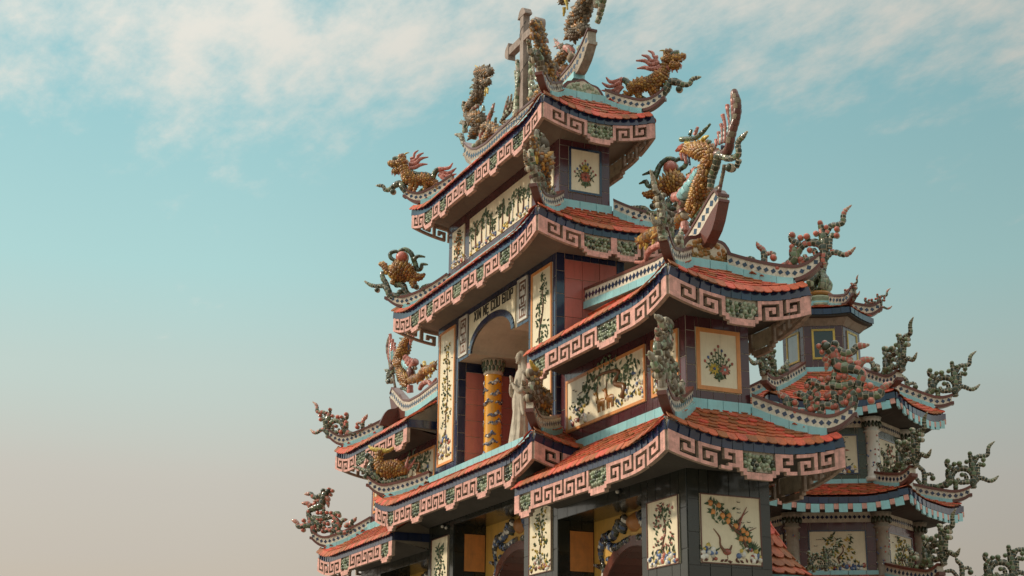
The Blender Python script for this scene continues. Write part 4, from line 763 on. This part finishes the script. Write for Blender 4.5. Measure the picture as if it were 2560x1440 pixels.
# ================================================================== roof sculptures
CM = {'g': ['green_dark', 'green_dark', 'green_mid'], 'r': ['red_glaze'], 'a': ['amber_glaze', 'amber_glaze', 'amber_light', 'amber_dark'], 'y': ['yellow_glaze'], 'p': ['rose_glaze'], 'k': ['weathered', 'stone_grey'], 't': ['turquoise_glaze'], 'n': ['navy_glaze'], 'w': ['paint_white'], 'c': ['celadon', 'stone_grey']}
PART = {'cloud': {'m': 'scroll', 'b': 'boss'}, 'qilin': {'a': 'body', 'g': 'back', 'p': 'mane', 'm': 'cloud_base'}, 'turtle': {'a': 'shell', 'y': 'rim', 'g': 'ribbon', 'm': 'cloud_base', 'b': 'boss'},
        'fish': {'a': 'body', 'y': 'tail_fin', 'p': 'fin', 'w': 'eye', 'n': 'pupil', 'm': 'cloud_base'}, 'phoenix': {'a': 'body', 'g': 'crest', 'p': 'feather', 't': 'wing_feather', 'n': 'eye_feather', 'y': 'plume', 'k': 'wing_bone', 'r': 'beak', 'w': 'tail_rib', 'm': 'cloud_base'},
        'ridgedragon': {'k': 'body', 'a': 'coil', 'p': 'belly', 'g': 'flame', 'c': 'fin', 'y': 'beard', 'm': 'cloud_base', 'b': 'boss'}}
PART['clouddragon'] = PART['cloud']; SCM = {}
def sculpt(name, swap=None, weather=0):
    key = (name, swap, weather)
    if key in SCM: return SCM[key]
    rng = random.Random(len(name)*7+1); parts = {}; PN = PART[name]
    for (k, c, arr) in SC[name]:
        c0 = c[0]; P = [(arr[i]/100, arr[i+1]/100, arr[i+2]/100) for i in range(0, len(arr), 3)]
        pn = PN.get(k) if k in PN else PN.get(c0, 'ornament')
        if k == 'b' and 'b' not in PN: pn = 'boss'
        cols = CM[c0]
        if name in ('cloud', 'clouddragon') and c0 == 'g' and not swap: cols = ['green_dark', 'green_dark', 'green_mid', 'red_glaze']
        if swap == 'green': cols = {'r': ['green_mid'], 'g': ['green_dark', 'green_mid', 'green_dark']}.get(c0, cols)
        if name == 'phoenix' and c0 == 'k': cols = ['brown_glaze', 'weathered']
        if weather: cols = {'g': ['old_china', 'celadon', 'old_china', 'green_mid', 'stone_grey'], 'a': ['weathered', 'amber_glaze', 'old_china', 'amber_light', 'stone_grey'], 'p': ['old_china', 'rose_glaze', 'rose_glaze', 'stone_grey'], 'r': ['old_china', 'weathered', 'rose_glaze'], 'k': ['weathered', 'old_china', 'old_china', 'stone_grey', 'amber_glaze'], 'c': ['celadon', 'old_china', 'green_mid']}.get(c0, cols)
        single = k == 'b' or (k == 's' and c0 in 'ptynwr') or (name == 'phoenix' and c0 == 'k'); key2 = (pn, len(parts)) if single else (pn, -1)
        mb = parts.setdefault(key2, MB()); off = rng.uniform(-.025, .025)
        if k == 'b':
            a, b, r = P[0]
            r *= .8 if name == 'clouddragon' else .9
            for sg in (-1, 1): mb.ball((a, sg*.035, b), r, cols[0], 10, 7)
            mb.tube([(a, -.035, b), (a, .035, b)], [r*1.08, r*1.08], 'scroll_grout', 12); continue
        pts = spline(P, .035); path = [(a, off+.02*math.sin(i*.25), b) for i, (a, b, r) in enumerate(pts)]; rad = [max(r*((1.2 if name == 'clouddragon' else 1.08) if k == 'm' else 1), .006) for a, b, r in pts]
        tip = None
        if name == 'phoenix' and c0 in 'tpk': rad = [q*{'t': 1.7, 'p': 1.3, 'k': 1.1}[c0] for q in rad]
        if len(c) > 1 and c[1] in 'QP': tip = 'green_mid' if swap == 'green' else ('stone_grey' if weather else 'red_glaze')
        if k == 'm': shards(mb, path, rad, cols, 'scroll_grout', .09, 5, .017, tip, .3, 1.10)
        elif c0 in 'ak' and max(rad) > .05 and not (name == 'phoenix' and c0 == 'k'): shards(mb, path, rad, cols, 'amber_dark' if c0 == 'a' else 'old_china', .055, 14, .010, puff=1.36)
        else:
            shards(mb, path, rad, cols, cols[-1], .09, 5, .006)
        if weather or name == 'ridgedragon' or (name == 'phoenix' and c0 == 'a'):                     # spiny edges
            Q = frames(path)
            for i in range(2, len(path)-1, 3):
                if rad[i] < .028: continue
                p, t, u, w2 = Q[i]; sd = rng.choice((-1, 1)); d = (w2*sd*rng.uniform(.6, 1)+u*rng.uniform(-.9, .9)+t*rng.uniform(-.2, .7)).normalized(); ln = rad[i]*rng.uniform(1.25, 1.9)
                mb.tube([p+d*rad[i]*.5, p+d*ln*.8+t*.01, p+d*ln+t*.035], [rad[i]*.38, rad[i]*.26, .006], rng.choice(cols), 5)
    SCM[key] = [(pn, mb.mesh(pn)) for (pn, _), mb in parts.items()]; return SCM[key]
def put(kind, obj_name, label, cat, loc, rz, group=None, sc_=1.0, **kw):
    t = thing(obj_name, label, cat, loc, rz, group); t.scale = (sc_,)*3
    for pn, me in sculpt(kind, **kw): link(pn, me, t)
    return t
c = CD[1]; put('cloud', 'cloud_scroll', 'red and green mosaic cloud scroll on the upper right wing roof against sky', 'roof ornament', *c[0], group='mosaic cloud scrolls')
put('cloud', 'cloud_scroll', 'narrow end-on grey green cloud scroll before the right phoenix', 'roof ornament', *c[1], group='mosaic cloud scrolls', weather=1)
c = CD[-1]; put('cloud', 'cloud_scroll', 'red and green cloud scroll at far left of the left wing, upper roof', 'roof ornament', *c[1], group='mosaic cloud scrolls')
c = CE[1]; put('clouddragon', 'cloud_dragon', 'coral and green mosaic cloud dragon before the bell tower, on the lower right roof', 'roof ornament', *c[0], group='mosaic cloud dragons')
put('clouddragon', 'cloud_dragon', 'narrow end-on cloud dragon at the near corner of the lower right roof', 'roof ornament', *c[1], group='mosaic cloud dragons', weather=1)
c = CE[-1]; put('clouddragon', 'cloud_dragon', 'cloud dragon lowest at left, on the lower left wing roof', 'roof ornament', *c[1], group='mosaic cloud dragons')
put('qilin', 'qilin_sculpture', 'amber qilin with red mane on the top roof, facing right', 'roof sculpture', *CA[0], group='qilins on the top roof')
put('qilin', 'qilin_sculpture', 'weathered qilin rearing beside the stone cross, seen head on', 'roof sculpture', *CA[1], group='qilins on the top roof', weather=1)
put('qilin', 'qilin_sculpture', 'amber qilin with red mane on the top roof, facing left', 'roof sculpture', *CA[2], group='qilins on the top roof')
put('turtle', 'turtle_sculpture', 'amber turtle with red ball behind the right phoenix', 'roof sculpture', *CB[0], group='turtles on the middle roof')
put('turtle', 'turtle_sculpture', 'weathered turtle seen end on at the near corner of the middle roof', 'roof sculpture', *CB[1], group='turtles on the middle roof', weather=1)
put('turtle', 'turtle_sculpture', 'amber turtle with red ball at the left of the middle roof', 'roof sculpture', *CB[2], group='turtles on the middle roof')
put('fish', 'fish_sculpture', 'dark scaly carp seen end on before the stone statue', 'roof sculpture', *CC[0], group='carp on the lower central roof', weather=1)
put('fish', 'fish_sculpture', 'golden carp with raised tail at the left of the lower central roof', 'roof sculpture', *CC[1], group='carp on the lower central roof')
put('phoenix', 'phoenix_sculpture', 'golden phoenix with tall pink wing feathers on the right wing ridge', 'roof sculpture', (8.9, .83, 4.8), 0, 'phoenixes on the wing ridges')
put('phoenix', 'phoenix_sculpture', 'golden phoenix with raised wings on the left wing ridge', 'roof sculpture', (-8.9, .83, 4.8), math.pi, 'phoenixes on the wing ridges')
put('ridgedragon', 'dragon_sculpture', 'coiled weathered dragon at the left end of the top ridge', 'roof sculpture', (-3.3, .84, 10.6), math.pi, 'dragons on the top ridge', weather=1)
put('ridgedragon', 'dragon_sculpture', 'weathered dragon cut off by the top edge, right end of the top ridge', 'roof sculpture', (3.3, .84, 10.6), 0, 'dragons on the top ridge', weather=1, sc_=1.12)
# stone cross
cr = thing('stone_cross', 'brown stone cross with rounded trefoil ends above the top roof', 'cross', (0, .84, 10.75))
mb = MB(); mb.box(-.1, .1, -.09, .09, 0, 2.72, 'cross_stone'); mb.build('upright', cr)
mb = MB(); mb.box(-.8, -.101, -.085, .085, 2.0, 2.2, 'cross_stone'); mb.box(.101, .8, -.085, .085, 2.0, 2.2, 'cross_stone'); mb.build('crossbar', cr)
for (x, z, dx, dz) in ((0, 2.72, 0, 1), (-.8, 2.1, -1, 0), (.8, 2.1, 1, 0)):
    mb = MB()
    pts = []
    for k in range(21):
        t = -math.pi/2+math.pi*k/20; r_ = .15+.035*abs(math.cos(1.5*t+.0))+.02; px, pz = r_*1.1*math.cos(t), r_*1.15*math.sin(t)*1.05
        pts.append((x+px*dx+pz*dz, z+px*dz-pz*dx))
    mb.plate(lambda a, b, c_: (a, c_, b), pts, -.1, .1, 'cross_stone'); mb.build('trefoil_end', cr)
mb = MB()
for sg in (-1, 1):
    for k, (x0, r_) in enumerate(((.18, .09), (.28, .07))):
        P_ = spline([(sg*(x0+.06*math.sin(z*5+k)), .1*sg, z, r_) for z in (0, .25, .5, .75, 1.0, 1.25, 1.5-.3*k)], .05); shards(mb, [q[:3] for q in P_], [q[3]*(1-.4*i/len(P_)) for i, q in enumerate(P_)], ['celadon', 'stone_grey', 'green_mid'], 'grout', .08, 5)
    for z in (.3, .62, .95, 1.2): mb.ball((sg*.38, .02, z), .09, 'celadon', 8, 6)
sw = thing('cloud_scroll', 'pale green cloud scrolls climbing round the foot of the cross', 'roof ornament', (0, .84, 10.85)); mb.build('scroll', sw)
# ================================================================== statue in the niche
st = thing('praying_statue', 'pale stone statue of a veiled woman praying in the arched niche', 'statue', (0, .80, 2.19))
st.scale = (.94, .94, 1.0)
def loft(mb, secs, m, n=32, fold=0):
    vs = []; k = len(secs)
    for j, (z, cx, cy, rx, ry, fa) in enumerate(secs):
        for i in range(n):
            a = 2*math.pi*i/n; q = 1+fa*math.sin(a*9+z*1.5)+fa*.6*math.sin(a*5-z*3); vs.append((cx+rx*q*math.cos(a), cy+ry*q*math.sin(a), z))
    mb.add(vs, [(j*n+i, j*n+(i+1) % n, (j+1)*n+(i+1) % n, (j+1)*n+i) for j in range(k-1) for i in range(n)]+[list(range(n))[::-1], list(range((k-1)*n, k*n))], m, True)
mb = MB(); ms = 'statue_stone'
loft(mb, [(.30, 0, 0, .30, .27, .09), (.6, 0, .01, .27, .235, .10), (1.0, 0, .01, .245, .20, .09), (1.35, 0, .0, .235, .185, .07), (1.6, 0, .0, .225, .17, .03), (1.85, 0, .02, .25, .165, .02), (2.02, 0, .03, .22, .14, 0), (2.10, 0, .03, .11, .10, 0), (2.2, 0, .01, .085, .085, 0)], ms)
mb.ball((0, -.01, 2.36), .145, ms, 20, 14, (.78, .92, 1.12))                                   # head
mb.ball((0, -.145, 2.345), .022, ms, 10, 8, (.8, 1.2, 1.6)); mb.ball((0, -.125, 2.285), .03, ms, 10, 8, (1.1, .6, .5)); mb.ball((0, -.115, 2.24), .035, ms, 10, 8, (1, .8, .8))
for sg in (-1, 1): mb.ball((sg*.045, -.122, 2.385), .02, ms, 8, 6, (1.2, .5, .6))
loft(mb, [(1.0, 0, .12, .27, .13, .05), (1.4, 0, .12, .27, .13, .05), (1.8, 0, .11, .27, .135, .04), (2.05, 0, .09, .235, .13, .03), (2.2, 0, .075, .165, .12, .02), (2.36, 0, .055, .155, .135, .01), (2.48, 0, .045, .125, .125, 0), (2.535, 0, .035, .06, .07, 0)], ms)
for sg in (-1, 1):
    P_ = spline([(sg*.23, .02, 1.92, .085), (sg*.26, -.03, 1.68, .08), (sg*.25, -.10, 1.5, .075), (sg*.15, -.20, 1.58, .055), (sg*.045, -.255, 1.72, .036)], .05); mb.tube([q[:3] for q in P_], [q[3] for q in P_], ms, 12)
    P_ = spline([(sg*.22, -.06, 1.52, .07), (sg*.24, -.05, 1.25, .075), (sg*.25, -.02, .95, .05)], .05); mb.tube([q[:3] for q in P_], [q[3] for q in P_], ms, 10)   # hanging sleeve
    mb.ball((sg*.022, -.262, 1.77), .05, ms, 10, 8, (.36, .75, 1.2))                                # palm
    for k in range(4):
        y = -.285+.018*k; P_ = spline([(sg*.02, y, 1.80, .0105), (sg*.017, y-.012, 1.86, .0105), (sg*.012, y-.018, 1.90+.012*math.sin(k*1.1+.6), .008)], .02); mb.tube([q[:3] for q in P_], [q[3] for q in P_], ms, 8)
    mb.tube([(sg*.02, -.235, 1.76), (sg*.022, -.225, 1.81), (sg*.018, -.235, 1.845)], [.013, .012, .008], ms, 8)     # thumb
me = mb.mesh('figure'); fig = link('figure', me, st)
rm = fig.modifiers.new('remesh', 'REMESH'); rm.mode = 'VOXEL'; rm.voxel_size = .011; rm.use_smooth_shade = True
sm = fig.modifiers.new('smooth', 'SMOOTH'); sm.iterations = 2; sm.factor = .5
mb = MB(); rng = random.Random(4)
for i in range(60):
    a = rng.uniform(0, 6.28); q = rng.uniform(.1, .3); mb.ball((q*math.cos(a), q*math.sin(a)*.9, rng.uniform(.04, .30)), rng.uniform(.06, .11), ms, 8, 6, (1.2, 1, .7))
mb.build('cloud_plinth', st)
# ================================================================== bell tower behind
BX, BY = 1.80, 8.07; A0 = R(-31.6)
bt = thing('bell_tower', 'hexagonal bell tower with turquoise eaves behind the right wing', 'tower', (BX, BY, GROUND)); INV[bt.name] = Matrix.Translation((-BX, -BY, -GROUND))
def hexp(k, r, z): a = A0+R(30)+R(60)*k; return V((BX+r*math.cos(a), BY+r*math.sin(a), z))      # corner k; side k lies between corners k-1 and k
def hframe(k, r, z):
    p0, p1 = hexp(k-1, r, z), hexp(k, r, z); ex = (p1-p0); l = ex.length; ex.normalize(); n = V((ex.y, -ex.x, 0))
    return Frame(p0, ex, n), l
VIS = (-1, 0, 1)
def hex_storey(r, z0, z1, m, tiles=True, art=None, colm=None, frieze=True):
    mb = MB(); vs = [hexp(k, r, z0) for k in range(6)]+[hexp(k, r, z1) for k in range(6)]; mb.add(vs, [(k, (k+1) % 6, 6+(k+1) % 6, 6+k) for k in range(6)]+[tuple(range(6, 12))], 'grout'); wl = mb.build('wall', bt)
    for k in VIS:
        fr, l = hframe(k, r, z0); h = z1-z0; fz = .26 if frieze else 0
        wall_tiles(wl, fr, l, h-fz, l/5, .3, m, [(l*.17, l*.83, h*.12, h*.72)], thick=.02)
        if frieze:
            mb = MB(); mb.fbox(fr, 0, l, h-fz, h-.03, 0, .03, 'mosaic_white')
            n = int(l/.1)
            for i in range(n): mb.plate(lambda a, b, c: fr(l*(i+.5)/n+a, h-fz/2-.015+b, .031+c), [(-.045, 0), (0, -.045), (.045, 0), (0, .045)], 0, .006, 'navy_glaze')
            mb.build('lozenge_frieze', wl)
        if art: panel(bt, lambda a, b, c=0: fr(a+l*.17, b+h*.12, c), l*.66, h*.60, 'navy_glaze', .03, art[0], art[1])
        if colm:
            p = hexp(k, r*1.02, z0); mb = MB(); mb.lathe(p, [(.2, 0), (.2, .1), (.15, .14), (.145, h*.74), (.2, h*.76), (.15, h*.79), (.2, h*.9), (.24, h*.97)], colm, 18); cc = mb.build('column', bt)
            mb = MB(); rng = random.Random(k+9)
            for i in range(40): a = rng.uniform(0, 6.28); z = rng.uniform(.16, .72)*h; mb.ball((p.x+.148*math.cos(a), p.y+.148*math.sin(a), p.z+z), .022, rng.choice(['paint_blue', 'red_glaze', 'paint_white', 'celadon']), 6, 4)
            for i in range(14): a = 2*math.pi*i/14; mb.ball((p.x+.2*math.cos(a), p.y+.2*math.sin(a), p.z+h*.86), .05, 'green_dark', 6, 5, (.8, .8, 1.6))
            mb.build('column_mosaic', cc, stuff=True)
    if colm:
        p = hexp(-2, r*1.02, z0); mb = MB(); mb.lathe(p, [(.2, 0), (.145, .14), (.145, h*.74), (.2, h*.8), (.24, h*.97)], colm, 18); mb.build('column', bt)
def hex_roof(re, ri, zm, lift, zt, rs, zs, cloud=True, dent=True, hip_sc=1.0, indiv=True):
    f = lambda d: max(0, 1-d/1.1)**2; s0 = 2*re*math.sin(R(30)); deck = MB(); jobs = []
    def mk(k):
        p0, p1 = hexp(k-1, re, 0), hexp(k, re, 0); q0, q1 = hexp(k-1, ri, 0), hexp(k, ri, 0); L = (p1-p0).length
        def P(u, t, up=0):                         # u 0..1 along, t 0..1 inwards
            a = p0.lerp(p1, u); b = q0.lerp(q1, u); z = zm+lift*min(1, f(u*L)+f(L-u*L)); p = a.lerp(b, t); p.z = (1-t)*(z+.16)+t*zt-.16*t*(1-t)*.8+up; return p
        return P, L, (lambda u: zm+lift*min(1, f(u*L)+f(L-u*L)))
    for k in range(6):
        P, L, ze = mk(k); n = 14; vs = []
        for j in range(6):
            for i in range(n+1): vs.append(P(i/n, j/5))
        deck.add(vs, [(j*(n+1)+i, j*(n+1)+i+1, (j+1)*(n+1)+i+1, (j+1)*(n+1)+i) for j in range(5) for i in range(n)], 'roof_deck')
        vs = []
        for i in range(n+1):
            u = i/n; a = P(u, .01); b = hexp(k-1, rs, zs).lerp(hexp(k, rs, zs), u); vs += [V((a.x, a.y, ze(u)+.15)), V((a.x, a.y, ze(u)-.03)), b]
        for a in (0, 1): deck.add(vs, [(i*3+a, i*3+3+a, i*3+4+a, i*3+1+a) for i in range(n)], 'soffit_dark')
    ro = deck.build('roof', bt)
    for k in VIS:
        P, L, ze = mk(k); dep = (P(.5, 0)-P(.5, 1)).length; rows = max(2, int(dep/.145)); mb = MB(); n_ = hframe(k, re, 0)[0](0, 0, 1)-hframe(k, re, 0)[0](0, 0, 0)
        for j in range(rows):
            t = j/rows-.03; wl = L*(1-max(t, 0))+(hexp(0, ri, 0)-hexp(1, ri, 0)).length*max(t, 0); m = max(2, int(wl/TW))
            for i in range(m):
                u = (i+.5+.25*(j % 2)*(1 if i < m-1 else 0))/m; p = P(u, t, .03); tt = (P(u+.01, t)-P(u-.01, t)).normalized(); uu = (P(u, t+.03)-P(u, t)).normalized(); nn = tt.cross(uu); nn = nn if nn.z > 0 else -nn
                uu = (uu-nn*.1).normalized(); nn = tt.cross(uu); nn = nn if nn.z > 0 else -nn; mw = face_mat(p+nn*.02, tt, uu, nn, wl/m/TW, 1, 1)
                if indiv and k == 0: link('roof_tile', TILE, ro, mw)
                else: mb.add([mw @ V(c_) for c_ in TV], TF, 'terracotta')
        mb.build('tile_courses', ro, stuff=True)
        m = int(L/TW)
        for i in range(m):
            u0, u1 = i/m, (i+1)/m; a, b = P(u0, 0), P(u1, 0); a.z = ze(u0); b.z = ze(u1); ex = (b-a)
            link('eave_tile', unit_box('navy_glaze'), ro, face_mat((a+b)/2+V((0, 0, .08)), ex.normalized(), V((0, 0, 1)), n_, ex.length-.006, .14, .03))
        if dent:
            m = int(L/.30)
            for i in range(m):
                for part, (v0, v1, hh, mm) in enumerate(((0, .62, .19, 'turquoise_glaze'), (.64, .98, .12, 'pink_glaze'))):
                    u0, u1 = (i+v0)/m, (i+v1)/m; a, b = P(u0, 0), P(u1, 0); a.z = ze(u0); b.z = ze(u1); ex = b-a
                    link('eave_dentil', unit_box(mm), ro, face_mat((a+b)/2+V((0, 0, -.0-hh/2)), ex.normalized(), V((0, 0, 1)), n_, ex.length, hh, .04))
    # hips on the visible corners
    a_in = -(re-ri)
    P, L, ze = mk(0); hz = lambda a: P(0, min(1, max(0, -a/(re-ri)))).z-(zm+lift); e = .2; a1 = -.3*hip_sc
    def lo(a):
        if a <= a1: return hz(a)+.09
        t = (a-a1)/(e-a1); return (hz(a1)+.09)*(1-t)+.42*t-.2*t*(1-t)
    hi = lambda a: lo(a)+(.17 if a < a1 else .17-.05*(a-a1)/(e-a1)); A = [a_in*.92+i*(e-a_in*.92)/20 for i in range(21)]; res = []
    for k in (-2, -1, 0, 1):
        p = hexp(k, re, zm+lift); a = A0+R(30)+R(60)*k; mw = Matrix.Translation(p) @ Matrix.Rotation(a, 4, 'Z'); ridge_set(bt, A, lo, hi, A[0], -.22, lambda q: hz(q)-.04, mw); res.append((p, a))
    for k in VIS:
        p0, p1 = hexp(k-1, ri, zt), hexp(k, ri, zt); ex = p1-p0; n = max(1, round(ex.length/.4)); n_ = V((ex.y, -ex.x, 0)).normalized()
        for i in range(n): link('ridge_tile', unit_box('turquoise_glaze'), ro, face_mat(p0+ex*((i+.5)/n)+V((0, 0, .05))+n_*.02, ex.normalized(), V((0, 0, 1)), n_, ex.length/n-.008, .15, .04))
    return res
hex_storey(1.95, -.62, .95, 'purple_glaze', True, (art_plant, {'c': 'yellow_glaze', 'n': 90}), 'stone_grey')
hex_storey(1.80, 1.62, 3.15, 'green_dark', True, (art_plant, {'c': 'rose_glaze', 'n': 30}), 'paint_white')
mb = MB(); mb.add([hexp(k, 2.0, GROUND) for k in range(6)]+[hexp(k, 2.0, -.62) for k in range(6)], [(k, (k+1) % 6, 6+(k+1) % 6, 6+k) for k in range(6)], 'black_glaze'); mb.build('base', bt)
H0 = hex_roof(3.75, 2.0, -1.25, .2, -.52, 2.0, -1.3, indiv=False)
H1 = hex_roof(3.05, 1.83, .96, .2, 1.56, 1.95, .92)
H2 = hex_roof(2.80, .92, 3.16, .22, 4.40, 1.8, 3.12, indiv=False)
mb = MB(); mb.add([hexp(k, .92, 4.4) for k in range(6)]+[hexp(k, .92, 5.75) for k in range(6)], [(k, (k+1) % 6, 6+(k+1) % 6, 6+k) for k in range(6)], 'grout'); lw = mb.build('lantern_wall', bt)
for k in VIS:
    fr, l = hframe(k, .92, 4.42); wall_tiles(lw, fr, l, 1.3, l/3, .43, 'purple_glaze', [(l*.2, l*.8, .3, 1.05)]); panel(bt, lambda a, b, c=0: fr(a+l*.2, b+.3, c), l*.6, .75, 'yellow_glaze', .05, None, name='lantern_window', base='glass_dark' if k == 0 else 'glass_grey', c0=.01)
mb = MB(); mb.add([hexp(k, .95, 5.55) for k in range(6)]+[hexp(k, 1.15, 5.72) for k in range(6)], [(k, (k+1) % 6, 6+(k+1) % 6, 6+k) for k in range(6)], 'stone_grey'); mb.build('cornice', bt)
H3 = hex_roof(1.27, .48, 5.72, .06, 6.16, .95, 5.68, dent=False, hip_sc=.5, indiv=False)
mb = MB(); mb.lathe((BX, BY, 6.15), [(.5, 0), (.52, .08), (.42, .14), (.40, .2), (.46, .26), (.3, .34)], 'celadon', 18); mb.lathe((BX, BY, 6.49), [(.3, 0), (.36, .06), (.3, .12)], 'amber_glaze', 18); mb.build('finial_base', bt)
G_ = 'green cloud scrolls on the bell tower'
L1 = ['green cloud scroll left on the bell tower, lower roof', 'green cloud scroll at the near corner of the bell tower, lower roof', 'green cloud scroll reaching right from the bell tower, lower roof']
for (hh, lv, ks) in ((H1, 'second', (1, 2, 3)), (H2, 'third', (1, 2, 3)), (H0, 'lowest', (2, 3))):
    for k in ks:
        where = {1: 'left corner', 2: 'near corner', 3: 'right corner'}[k]
        put('cloud', 'cloud_scroll', f'green cloud scroll, {where} of the bell tower, {lv} roof from below', 'roof ornament', *hh[k], group=G_, swap='green', sc_=1.0)
put('cloud', 'cloud_scroll', 'small red and green cloud scroll right of the bell tower finial', 'roof ornament', *H3[3], group=G_, sc_=.55)
put('cloud', 'cloud_scroll', 'small red and green cloud scroll in front of the bell tower finial', 'roof ornament', *H3[2], group=G_, sc_=.5)
fn = thing('cloud_finial', 'clustered green cloud finial crowning the bell tower', 'roof ornament', (BX, BY, 6.55))
mb = MB(); rng = random.Random(8)
for i in range(9):
    a = i*2.4; q = .12+.16*rng.random(); P_ = spline([(q*.5*math.cos(a), q*.5*math.sin(a), 0, .09), (q*1.5*math.cos(a+.4), q*1.5*math.sin(a+.4), .25+.1*rng.random(), .09), (q*.9*math.cos(a+.9), q*.9*math.sin(a+.9), .55, .07), (q*1.6*math.cos(a+1.2), q*1.6*math.sin(a+1.2), .8+.15*rng.random(), .02)], .05)
    shards(mb, [p[:3] for p in P_], [p[3] for p in P_], ['green_mid', 'green_dark', 'celadon'], 'grout', .08, 5)
mb.build('scroll', fn)
# ================================================================== small shrine beside the gate
SX_, SY_ = 6.62, 2.92
sh = thing('roofed_shrine', 'small tiled shrine roof with turquoise edge behind the black corner pier', 'shrine', (SX_, SY_, GROUND)); INV[sh.name] = Matrix.Translation((-SX_, -SY_, -GROUND))
mb = MB(); mb.lathe((SX_, SY_, GROUND), [(.62, 0), (.62, 4.47), (.72, 4.52)], 'purple_glaze', 8, False); mb.build('body', sh)
mb = MB(); mb.lathe((SX_, SY_, -1.58), [(.72, 0), (.86, .1), (.80, .2), (.9, .28)], 'grout', 24); mb.build('cornice', sh)
mb = MB(); mb.lathe((SX_, SY_, -1.30), [(.98, 0), (.96, .16), (.9, .17)], 'turquoise_glaze', 24); mb.build('fascia', sh)
mb = MB(); mb.lathe((SX_, SY_, -1.14), [(.98, 0), (.75, .16), (.5, .46), (.25, .95), (.1, 1.2)], 'roof_deck', 24); rf = mb.build('roof', sh); prof = [(1.02, -.02), (.83, .13), (.64, .32), (.47, .55), (.34, .8)]
for j, (r_, z) in enumerate(prof):
    m = max(8, int(2*math.pi*r_/.24))
    for i in range(m):
        a = 2*math.pi*(i+.5*(j % 2))/m; rad = V((math.cos(a), math.sin(a), 0)); tt = V((-math.sin(a), math.cos(a), 0)); nx_ = prof[j+1] if j < 4 else (.2, 1.05); uu = (-rad*(r_-nx_[0])+V((0, 0, nx_[1]-z))).normalized(); nn = tt.cross(uu); nn = nn if nn.z > 0 else -nn
        uu = (uu-nn*.12).normalized(); nn = tt.cross(uu); nn = nn if nn.z > 0 else -nn
        if math.cos(a-R(-36)) > -.3: link('roof_tile', TILE, rf, face_mat(V((SX_, SY_, -1.14+z))+rad*r_+nn*.03, tt, uu, nn, 2*math.pi*r_/m/TW, 1.5, 1.2))
put('cloud', 'cloud_scroll', 'green cloud scroll curling out from the small shrine roof', 'roof ornament', (SX_+.62, SY_+.85, -1.3), R(54), group=G_, swap='green', sc_=.55)
# ================================================================== ground and trees
mb = MB(); mb.add([(-1500, -1500, GROUND), (1500, -1500, GROUND), (1500, 1500, GROUND), (-1500, 1500, GROUND)], [(0, 1, 2, 3)], 'paving'); g = mb.build('ground'); g['kind'] = 'structure'
def tree(x, y, h, label, seed):
    t = thing('tree', label, 'tree', (x, y, GROUND)); rng = random.Random(seed); mb = MB(); P_ = spline([(0, 0, 0, .22), (.1, .05, h*.3, .17), (-.05, .1, h*.6, .12), (0, 0, h*.9, .04)], .3); mb.tube([p[:3] for p in P_], [p[3] for p in P_], 'bark', 8); tips = []
    for i in range(9):
        a = i*2.4; z = h*(.4+.05*i); e = (math.cos(a)*h*.24, math.sin(a)*h*.24, z+h*.16); tips.append(e); mb.tube([(0, 0, z), (e[0]*.5, e[1]*.5, z+h*.1), e], [.08, .05, .02], 'bark', 6)
    mb.build('trunk', t); mb = MB(); tips.append((0, 0, h*.95))
    for e in tips:
        for i in range(260):
            p = V((rng.gauss(0, .42), rng.gauss(0, .42), rng.gauss(0, .34)))+V(e); u = V((rng.uniform(-1, 1), rng.uniform(-1, 1), rng.uniform(-.6, .6))).normalized(); v_ = u.cross(V((rng.uniform(-1, 1), rng.uniform(-1, 1), 1))).normalized(); l = rng.uniform(.1, .18)
            mb.add([p, p+u*l*.5+v_*l*.28, p+u*l, p+u*l*.5-v_*l*.28], [(0, 1, 2, 3)], 'foliage')
    mb.build('crown', t)
tree(-3.0, 14.5, 5.6, 'leafy green tree seen through the right passage arch', 2); tree(-9.0, 12.5, 5.4, 'leafy green tree seen through the middle passage arch', 3)

# small fittings: bulbs under the beams, a conductor wire on the cross
for i, (x, y, z, lab) in enumerate(((-2.6, -.03, .86, 'left of the two small white bulbs by the left inner pier'), (-2.35, -.03, .80, 'right of the two small white bulbs by the left inner pier'), (6.4, -.03, .36, 'small white bulb on the beam beside the right corner pier'))):
    t = thing('lamp_bulb', lab, 'lamp', (x, y, z), 0, 'small white bulbs under the eaves'); mb = MB(); mb.ball((0, -.05, 0), .035, 'paint_white', 10, 8); mb.build('globe', t); mb = MB(); mb.lathe((0, 0, 0), [(.02, .01), (.022, .06)], 'black_glaze', 8); mb.tube([(0, .02, 0), (0, -.03, 0)], [.018, .018], 'black_glaze', 8); mb.build('socket', t)
mb = MB(); P_ = [(.11*math.cos(a*.9), .84-.11*math.sin(a*.9)-.02, 13.3-a*.17) for a in [i*.5 for i in range(32)]]; mb.tube(P_, [.008]*len(P_), 'ink', 5); P_ = [(.05+.55*i/11, .72-1.0*i/11, 10.62-.9*(i/11)**1.3) for i in range(12)]; mb.tube(P_, [.008]*12, 'ink', 5)
o = mb.build('conductor_wire'); o['label'] = 'thin dark wire wound round the stone cross'; o['category'] = 'wire'
